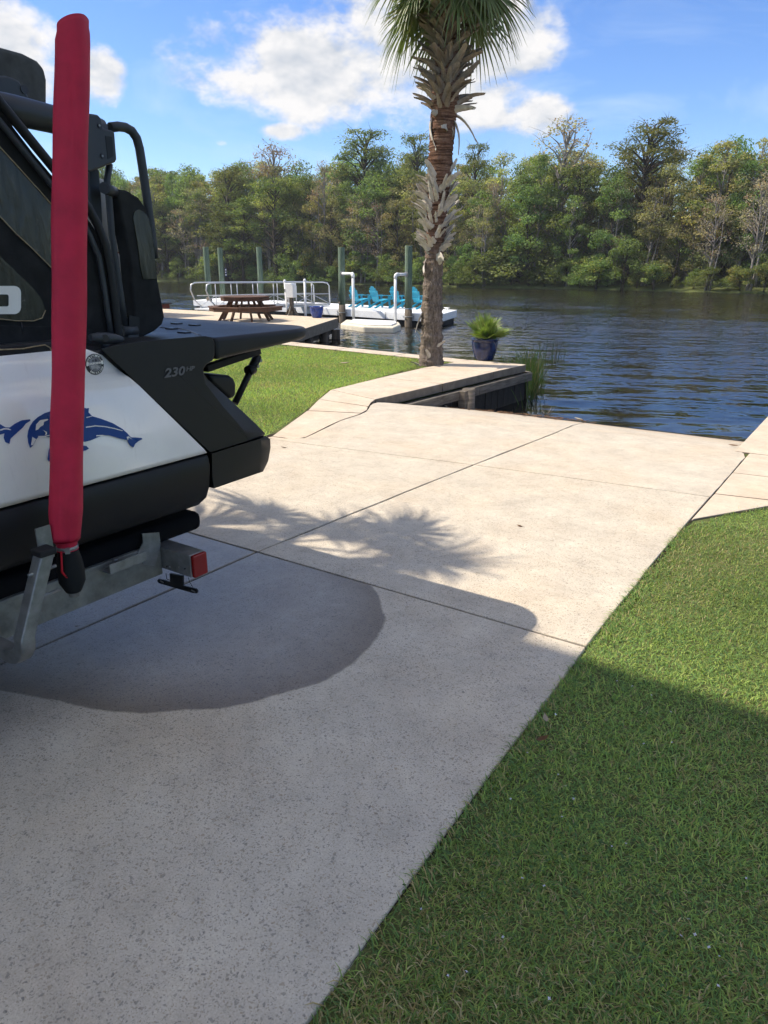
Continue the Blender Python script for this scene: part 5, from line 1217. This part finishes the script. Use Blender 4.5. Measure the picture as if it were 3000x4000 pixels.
mb = MB(); mb.tube(S(XC - .06, *arm), [.050, .048, .046, .044, .042], 14); bp(mb, 'tower_arm', M['towergrey'])
br = sp(XC + .01, [(330, 440), (384, 447), (398, 462), (405, 500), (445, 510), (450, 520), (458, 622), (452, 634), (355, 672), (330, 668)], .055, 'tower_bracket', M['towergrey'], bevel=.008, bseg=3)
sp(XC + .0115, [(411, 530), (438, 535), (444, 610), (422, 622)], .004, 'bracket_pocket', M['blackpl'], br)
for c in ((390, 491), (402, 610)):
    o_ = Vector(PX(*c, XC + .012)); mb = MB(); mb.tube([o_ + Vector((-.004, 0, 0)), o_ + Vector((.002, 0, 0))], .0095, 12); bp(mb, 'bolt_recess', M['ink'], br); mb = MB(); mb.tube([o_ + Vector((0, -.003, 0)), o_ + Vector((.004, -.003, 0))], .0035, 8); bp(mb, 'bolt', M['galv'], br)
hoop = [(430, 498), (462, 494), (490, 498), (515, 512), (534, 540), (545, 580), (556, 650), (572, 760), (586, 860), (598, 960), (603, 1010)]
mb = MB(); mb.tube(S(XC - .05, *hoop), .0175, 12); bp(mb, 'tower_hoop', M['towergrey'])
mb = MB(); mb.tube(S(XC - .03, (428, 640), (418, 706), (428, 800), (437, 921), (456, 1048), (475, 1175), (490, 1285)), .0125, 10); leg_ = bp(mb, 'tower_leg', M['towergrey'])
k0 = Vector(PX(422, 740, XC - .01)); mb = MB(); mb.tube([k0 + Vector((.02, -.03, .002)), k0 + Vector((-.03, .045, -.004))], .021, 14); bp(mb, 'leg_knuckle', M['towergrey'], leg_)
mb = MB(); mb.tube([k0 + Vector((.0215, -.0325, .002)), k0 + Vector((.019, -.029, .002))], .0155, 14); bp(mb, 'knuckle_bore', M['ink'], leg_)
k0 = Vector(PX(505, 1292, XC - .03)); mb = MB(); mb.tube([k0 + Vector((0, -.035, 0)), k0 + Vector((0, .03, 0))], .022, 12); mb.box(k0 + Vector((0, 0, -.03)), (.05, .05, .03)); bp(mb, 'leg_foot', M['towergrey'], leg_)
sp(XC - .08, [(352, 660), (388, 660), (398, 780), (404, 905), (380, 860), (352, 800)], .03, 'tower_post', M['towergrey'], bevel=.006)
# seats and covers
sp(XC - .22, [(384, 690), (420, 700), (470, 770), (482, 860), (497, 984), (440, 985), (400, 900)], .5, 'seat_back', M['seat'], bevel=.02, bseg=3)
sp(XC - .20, [(440, 994), (498, 988), (510, 1030), (512, 1160), (514, 1292), (460, 1292)], .5, 'seat_base', M['seat'], bevel=.02, bseg=3)
fl_ = sp(XC - .02, [(456, 736), (500, 744), (545, 772), (572, 812), (590, 860), (602, 950), (620, 1100), (640, 1205), (645, 1240), (636, 1268), (606, 1294), (556, 1318), (532, 1316), (524, 1200), (506, 1000), (482, 880)], .07, 'rear_cover', M['canvas'], bevel=.012, bseg=3)
win = sp(XC - .015, [(520, 850), (526, 826), (540, 817), (560, 826), (580, 850), (594, 900), (606, 1000), (614, 1090), (560, 1092), (550, 1050), (538, 950)], .006, 'cover_window', M['vinyl'], fl_, bevel=.002)
sp(XC - .016, [(505, 1230), (545, 1240), (545, 1300), (505, 1290)], .04, 'cover_clip', M['blackpl'])
hd = sp(-3.05, [(-160, 165), (0, 180), (90, 205), (150, 236), (178, 266), (187, 312), (187, 432), (-160, 432)], .14, 'headrest', M['greycanvas'], bevel=.02, bseg=3)
sp(-3.0, [(-100, 288), (30, 295), (76, 312), (108, 366), (145, 440), (60, 440), (-100, 380)], .05, 'headrest_bracket', M['towergrey'], hd, bevel=.012, bseg=3)
for c in ((95, 350), (131, 415)):
    o_ = Vector(PX(*c, -2.998)); mb = MB(); mb.tube([o_ + Vector((-.003, 0, 0)), o_ + Vector((.003, 0, 0))], .016, 12); bp(mb, 'bolt_recess', M['ink'], hd)
# mooring cleat on the gunwale
c0 = Vector(PX(352, 1318, XH - .05)); c1 = Vector(PX(484, 1326, XH - .05)); mb = MB(); mb.tube([c0, c0.lerp(c1, .2), c0.lerp(c1, .45), c0.lerp(c1, .75), c0.lerp(c1, .95), c1], [.012, .019, .022, .018, .010, .004], 12); cl_ = bp(mb, 'cleat', M['towergrey'])
m_ = c0.lerp(c1, .43) + Vector((.016, -.01, .003)); mb = MB(); mb.tube([m_, m_ + Vector((.007, -.005, 0))], .0135, 10); bp(mb, 'cleat_hole', M['ink'], cl_)
mb = MB(); mb.tube([c0.lerp(c1, .45), c0.lerp(c1, .45) + Vector((-.01, 0, -.04))], .016, 10); bp(mb, 'cleat_foot', M['towergrey'], cl_)
for px in (445, 470): 
    a, b = S(XC + .04, (px, 1335), (px + 4, 1368)); mb = MB(); mb.beam(a, b, .012, .01); bp(mb, 'rail_end', M['blackpl'])

# ---------------------------------------------------------------- trailer
M['padred'] = plain('red_pad', (.45, .018, .048), .62, .25, var=.2, scale=8, bump=.5, bscale=16)
M['redlens'] = plain('red_lens', (.20, .008, .008), .15, .5)
M['carpet'] = plain('bunk_carpet', (.008, .008, .009), .95, .05, bump=.5, bscale=300)
M['galvr'] = plain('galvanised_weathered', (.16, .165, .15), .55, .4, .35, var=.35, scale=16, bump=.12, bscale=60)
tr = empty('boat_trailer', (-3.5, 0, 0), label='galvanised boat trailer with a red padded guide pole under the motorboat', cat='trailer')
def tp(mb, name, mat, parent=None, **kw):
    par = parent or tr; o = mb.build(name, mat, par, **kw)
    if par is tr: o.location = -tr.location
    return o
XB = -2.42; yR = PX(632, 2180, XB)[1]; zt = PX(628, 2118, XB)[2]; zbm = PX(628, 2246, XB)[2]
for x in (XB - .03, -7.0 - XB + .03):
    mb = MB(); mb.box((x, (yR - 3.3) / 2, (zt + zbm) / 2), (.06, yR + 3.3, zt - zbm)); tp(mb, 'frame_beam', M['galvr'], bevel=.006)
mb = MB(); mb.beam((XB - .03, -3.3, (zt + zbm) / 2), (-3.5, -4.6, (zt + zbm) / 2), .06, .12); tp(mb, 'tongue', M['galvr']); mb = MB(); mb.beam((-7 - XB + .03, -3.3, (zt + zbm) / 2), (-3.5, -4.6, (zt + zbm) / 2), .06, .12); tp(mb, 'tongue', M['galvr'])
yq = yR + .002; ztb = PY(742, 2172, yq)[2]; zbb = PY(742, 2256, yq)[2]; xe = PY(744, 2215, yq)[0]
mb = MB(); mb.box(((xe - 7 - xe) / 2, yq + .04, (ztb + zbb) / 2), (2 * (3.5 + xe), .08, ztb - zbb)); cb = tp(mb, 'rear_crossbeam', M['galv'], bevel=.004)
mb = MB(); mb.box((xe + .010, yq + .04, (ztb + zbb) / 2), (.02, .074, (ztb - zbb) * .98)); tp(mb, 'tail_light', M['redlens'], bevel=.006, bseg=3)
for px in (655, 663, 700, 725):
    c = Vector(PY(px, 2212 + (px - 655) * .12, yq)); mb = MB(); mb.tube([c, c + Vector((0, -.006, 0))], .0055 if px in (663, 700) else .004, 8); tp(mb, 'bolt', M['galv'] if px in (663, 700) else M['ink'], cb)
# licence plate holder
pts = [PY(x, y, yq + .03) for x, y in [(618, 2262), (640, 2266), (690, 2282), (765, 2300), (772, 2310), (768, 2318), (750, 2316), (640, 2284), (620, 2278), (614, 2270)]]
mb = MB(); mb.prism(pts, (0, .006, 0)); pl_ = tp(mb, 'plate_holder', M['blackpl'])
mb = MB(); mb.prism([PY(x, y, yq + .028) for x, y in [(662, 2240), (712, 2250), (712, 2290), (665, 2280)]], (0, .01, 0)); tp(mb, 'holder_stem', M['blackpl'], pl_)
for x, y in ((632, 2272), (755, 2309)):
    c = Vector(PY(x, y, yq + .0285)); mb = MB(); mb.box(c, (.022, .003, .005), (0, .15, 0)); tp(mb, 'slot', M['galv'], pl_)
mb = MB(); mb.tube([PY(x, y, yq + .02) for x, y in [(648, 2240), (652, 2262), (668, 2268), (676, 2250)]], .0018, 5); mb.tube([PY(x, y, yq + .02) for x, y in [(735, 2256), (742, 2275), (752, 2292)]], .0012, 5); tp(mb, 'wire', M['rubber'])
# bunk and its bracket
zbk = PX(790, 2000, XB - .02)[2]; yk = PX(790, 2040, XB - .02)[1]
for x in (XB - .075, -7 - XB + .075):
    mb = MB(); mb.box((x, (yk - 2.2) / 2, zbk - .035), (.12, yk + 2.2, .085)); tp(mb, 'bunk', M['carpet'], bevel=.03, bseg=3)
ch = [PX(x, y, XB + .005) for x, y in [(420, 2178), (432, 2176), (560, 2200), (575, 2215), (600, 2205), (625, 2130), (612, 2090), (560, 2090), (540, 2150), (552, 2185), (440, 2200), (422, 2195)]]
mb = MB(); mb.prism([PX(x, y, XB + .004) for x, y in [(556, 2085), (622, 2080), (628, 2130), (606, 2212), (560, 2205), (538, 2160), (560, 2120)]], (-.006, 0, 0)); tp(mb, 'bunk_bracket', M['galv'])
a, b = [Vector(PX(x, y, XB + .05)) for x, y in [(425, 2186), (558, 2216)]]
mb = MB(); mb.box(((a + b) / 2 + Vector((-.035, .0, -.012))), (.10, (b - a).length, .006)); mb.box((a + b) / 2 + Vector((.014, 0, .008)), (.006, (b - a).length, .038)); mb.box((a + b) / 2 + Vector((-.084, 0, .008)), (.006, (b - a).length, .038)); tp(mb, 'bracket_channel', M['galv'], bevel=.002)
for t in (.35, .8):
    c = a.lerp(b, t) + Vector((-.035, 0, -.004)); mb = MB(); mb.tube([c, c + Vector((0, 0, .012))], .009, 6); tp(mb, 'bolt', M['galv'])
# guide arm: square tube up from an elbow
XG = -2.12
def sqtube(path, w):
    mb = MB(); P = [Vector(p) for p in path]; vs = []
    for i, p in enumerate(P):
        t = (P[min(i + 1, len(P) - 1)] - P[max(i - 1, 0)]).normalized(); u = Vector((0, 1, 0)); v = t.cross(u).normalized()
        vs += [p + u * w / 2 + v * w / 2, p + u * w / 2 - v * w / 2, p - u * w / 2 - v * w / 2, p - u * w / 2 + v * w / 2]
    n = len(P); mb.add(vs, [(i * 4 + k, i * 4 + (k + 1) % 4, (i + 1) * 4 + (k + 1) % 4, (i + 1) * 4 + k) for i in range(n - 1) for k in range(4)] + [(0, 1, 2, 3), tuple(4 * (n - 1) + k for k in range(4))]); return mb
gt = Vector(PX(172, 2160, XG)); gbt = Vector(PX(112, 2585, XG)); gz = gbt.z
cx = XG - .09; pa = [Vector((XG, gt.y, gt.z)), Vector((XG, gbt.y, gz + .09))] + [Vector((cx + .09 * math.cos(t), gbt.y, gz + .09 + .09 * math.sin(t))) for t in np.linspace(0, -math.pi / 2, 8)[1:]] + [Vector((XB - .02, gbt.y, gz))]
ga = tp(sqtube(pa, .049), 'guide_arm', M['galv'], bevel=.006)
mb = MB(); mb.box((XG, gt.y, gt.z + .006), (.058, .058, .022)); tp(mb, 'arm_cap', M['rubber'], ga, bevel=.005)
for dz, L in ((-.055, .035), (-.14, .05)):
    c = Vector((XG, gt.y - .028, gt.z + dz)); mb = MB(); mb.tube([c + Vector((0, .06, 0)), c + Vector((0, -L, -.002))], .006, 8); mb.tube([c, c + Vector((0, -.014, 0))], .013, 6, smooth=False); tp(mb, 'bolt', M['galv'], ga)
mb = MB(); mb.box((XB - .01, gbt.y, (gz + zbm) / 2), (.05, .09, zbm - gz + .06)); tp(mb, 'arm_clamp', M['galv'], ga)
pb = Vector(PX(258, 2105, XG - .03)); pt_ = Vector(PX(283, 92, XG - .03)); ctr = Vector(((pb.x + pt_.x) / 2, 0, 0))
mb = MB(); mb.box((XG - .03, gt.y + .025, gt.z + .02), (.006, .05, .11)); tp(mb, 'mount_plate', M['galv'], ga)
# pad
vs = []; nn = 96; sg_ = 72; H = pt_.z - pb.z; rr_ = random.Random(2)
for i in range(nn + 1):
    t = i / nn; c = pb.lerp(pt_, t); rad_ = .0505 * (1 - .16 * max(0, .06 - t) / .06) * (1 + .03 * math.sin(t * 7) + .015 * math.sin(t * 31)) * (1 - .05 * t * 0)
    if t > .985: rad_ *= .93
    for k in range(sg_):
        a = 2 * math.pi * k / sg_; sq = 1 + .035 * math.cos(4 * a + .6); wr_ = .0022 * math.sin(a * 2 + t * 9) + (-.0050 * math.exp(-((a - 5.50 - .25 * math.sin(t * 17)) / .085) ** 2) * math.exp(-((t - .86) / .075) ** 2) - .0032 * math.exp(-((a - 5.95 + 1.2 * (t - .8)) / .08) ** 2) * math.exp(-((t - .80) / .05) ** 2) + .0028 * math.exp(-((a - 5.2) / .12) ** 2) * math.exp(-((t - .06) / .05) ** 2) - .0030 * math.exp(-((a - 5.75) / .1) ** 2) * math.exp(-((t - .05) / .06) ** 2) + .0016 * math.sin(a * 3 + 2.2 * math.sin(t * 11)))
        z = c.z + (.018 * math.cos(a - .3) * (1 if t > .97 else 0)); vs.append((c.x + (rad_ * sq + wr_) * math.cos(a), c.y + (rad_ * sq + wr_) * math.sin(a), z))
fs = [(i * sg_ + k, i * sg_ + (k + 1) % sg_, (i + 1) * sg_ + (k + 1) % sg_, (i + 1) * sg_ + k) for i in range(nn) for k in range(sg_)]
mb = MB(); mb.add(vs, fs, True); mb.f.append(tuple(range(sg_))[::-1]); mb.sm.append(False); mb.f.append(tuple(nn * sg_ + k for k in range(sg_))); mb.sm.append(False)
gp = tp(mb, 'guide_pad', M['padred'])
mb = MB(); mb.lathe([(.046, 0), (.034, -.012), (.031, -.03), (.036, -.036)], pb, 18); tp(mb, 'pad_gather', M['padred'], gp)
mb = MB(); mb.lathe([(.033, -.022), (.035, -.022), (.035, -.034), (.033, -.034)], pb, 18); mb.box(pb + Vector((.030, -.018, -.028)), (.014, .03, .016), (0, 0, .9)); tp(mb, 'hose_clamp', M['galv'], gp)
prof = []
for i in range(46):
    t = i / 45; prof.append(((.028 + .013 * math.sin(min(1, t * 1.6) * math.pi * .62)) * (1 - .45 * max(0, t - .75) / .25) + .0035 * math.cos(i * math.pi), -.035 - .155 * t))
mb = MB(); mb.lathe(prof, pb, 20); mb.lathe([(.024, -.19), (.0, -.19)], pb, 20); tp(mb, 'spring', M['rubber'], gp)
mb = MB(); mb.lathe([(.018, -.188), (.018, -.205), (0, -.205)], pb, 14); tp(mb, 'spring_end', M['galv'], gp)
q0 = pb + Vector((.018, -.034, -.03)); mb = MB(); mb.tube([q0, q0 + Vector((.004, -.006, -.03)), q0 + Vector((0, -.008, -.07)), q0 + Vector((.006, .004, -.095))], [.004, .0035, .004, .003], 6); tp(mb, 'red_cord', plain('red_cord', (.45, .02, .03), .8, .1), gp)
# wheels, fenders, axle (towards the bow)
for x in (-2.36, -4.64):
    mb = MB(); prof = [(.17, -.09), (.30, -.10), (.325, -.075), (.33, 0), (.325, .075), (.30, .10), (.17, .09)]; mb.lathe(prof, (0, 0, 0), 32); wv = [(x + v[2], -1.0 + v[0], .33 + v[1]) for v in mb.v]; mb.v = wv; wh = tp(mb, 'tyre', M['rubber'])
    mb = MB(); mb.lathe([(0, .03), (.06, .04), (.16, .0), (.175, .06), (.172, -.08), (0, -.07)], (0, 0, 0), 24); mb.v = [(x + v[2] * (1 if x > -3.5 else -1), -1.0 + v[0], .33 + v[1]) for v in mb.v]; tp(mb, 'rim', M['galv'], wh)
    arcp = [(x, -1.0 + .40 * math.cos(t), .33 + .40 * math.sin(t)) for t in np.linspace(R(15), R(165), 14)]; mb = MB()
    for a, b in zip(arcp[:-1], arcp[1:]): mb.beam(a, b, .26, .012, up=(0, math.cos(0), 1))
    tp(mb, 'fender', M['blackpl'])
mb = MB(); mb.box((-3.5, -1.0, .33), (2.2, .06, .06)); tp(mb, 'axle', M['galvr'])
mb = MB(); mb.tube([(-3.5, -4.3, 0), (-3.5, -4.3, .55)], .035, 10); tp(mb, 'tongue_jack', M['galv'])
for yy in (-2.9, .6):
    mb = MB(); mb.box((-3.5, yy, zt - .05), (2.1, .06, .08)); tp(mb, 'crossbeam', M['galvr'])
# ================================================================== HOUSE whose shade covers the boat, second palm (both left of the view)
def house():
    e = empty('house', (-11, -2, 0), label='tall white coastal house on piles beside the driveway, out of the picture on the left', cat='house')
    wall = plain('white_siding', (.70, .69, .66), .8, .2, var=.04); trim = plain('house_trim', (.75, .75, .73), .6, .3); roof = plain('grey_shingle', (.12, .12, .125), .9, .1, var=.3, scale=20); glass = plain('window_glass', (.03, .04, .05), .05, .6)
    xr_, yf, yb_, h, zf = -6.3, .10, -5.4, 9.1, 2.9
    def hp(mb, n, m, par=None, **k):
        o = mb.build(n, m, par or e, **k)
        if par is None: o.location = -e.location
        return o
    x0 = -14.5
    hp(MB().box(((xr_ - .35 + x0) / 2, (yf - .35 + yb_) / 2, (zf + h - .2) / 2), (xr_ - .35 - x0, yf - .35 - yb_, h - .2 - zf)), 'wall', wall)
    mb = MB(); z = h; x1, y0, y1 = xr_, yb_ - .4, yf; x0r = x0 - .4; xm = (x0r + x1) / 2
    mb.add([(x0r, y0, z - .25), (x1, y0, z - .25), (x1, y1, z - .25), (x0r, y1, z - .25), (x0r, y0, z), (x1, y0, z), (x1, y1, z), (x0r, y1, z), (x0r + 2.5, (y0 + y1) / 2, z + .8), (x1 - 2.5, (y0 + y1) / 2, z + .8)],
           [(0, 3, 2, 1), (0, 1, 5, 4), (1, 2, 6, 5), (2, 3, 7, 6), (3, 0, 4, 7), (4, 5, 9, 8), (5, 6, 9), (6, 7, 8, 9), (7, 4, 8)]); hp(mb, 'roof', roof)
    for x in (xr_ - .6, -9.2, -11.8, -14.2):
        for y in (yf - .6, -2.2, yb_ + .3): hp(MB().box((x, y, zf / 2), (.3, .3, zf)), 'pile', trim)
    hp(MB().box((-9.4, yf + .50, 5.95), (7.1, 1.30, .12)), 'porch_roof', roof, bevel=.05, bseg=3)
    for x in (-6.3, -9.5, -12.7): hp(MB().box((x, yf + .98, 2.95), (.16, .16, 5.9)), 'porch_post', trim)
    hp(MB().box((-9.5, yf + .50, 2.95), (6.8, 1.2, .14)), 'porch_floor', trim)
    for z0 in (4.0, 6.9):
        for y in (-1.2, -3.6):
            w = hp(MB().box((xr_ - .345, y, z0 + .6), (.06, 1.1, 1.4)), 'window', trim); hp(MB().box((xr_ - .30, y, z0 + .6), (.02, .95, 1.25)), 'pane', glass, w)
        for x in (-8.5, -12):
            w = hp(MB().box((x, yf - .345, z0 + .6), (1.1, .06, 1.4)), 'window', trim); hp(MB().box((x, yf - .30, z0 + .6), (.95, .02, 1.25)), 'pane', glass, w)
house()
make_palm('palm_tree', [np.array(p) for p in [(-6.62, 1.92, -.03), (-6.6, 1.9, 1.5), (-6.55, 1.86, 3.0), (-6.52, 1.82, 4.2)]], [.22, .2, .2, .18], [], 'second cabbage palm left of the view whose fronds shade the driveway', 5, 9, (-6.52, 1.82, 4.25), hang=False)
# ================================================================== AIR
def haze():
    mb = MB(); mb.box((0, 60, 8.0), (860, 500, 24.0)); m = bpy.data.materials.new('river_haze'); m.use_nodes = True; nt = m.node_tree
    for n in list(nt.nodes):
        if n.type != 'OUTPUT_MATERIAL': nt.nodes.remove(n)
    v = nt.nodes.new('ShaderNodeVolumePrincipled'); v.inputs['Color'].default_value = (.90, .94, 1.0, 1); v.inputs['Density'].default_value = 0.00036; v.inputs['Anisotropy'].default_value = 0.2
    out = [n for n in nt.nodes if n.type == 'OUTPUT_MATERIAL'][0]; nt.links.new(v.outputs[0], out.inputs['Volume'])
    o = mb.build('haze', m); tag(o, kind='stuff'); o['label'] = 'faint haze in the air over the river'; o['category'] = 'haze'
haze()
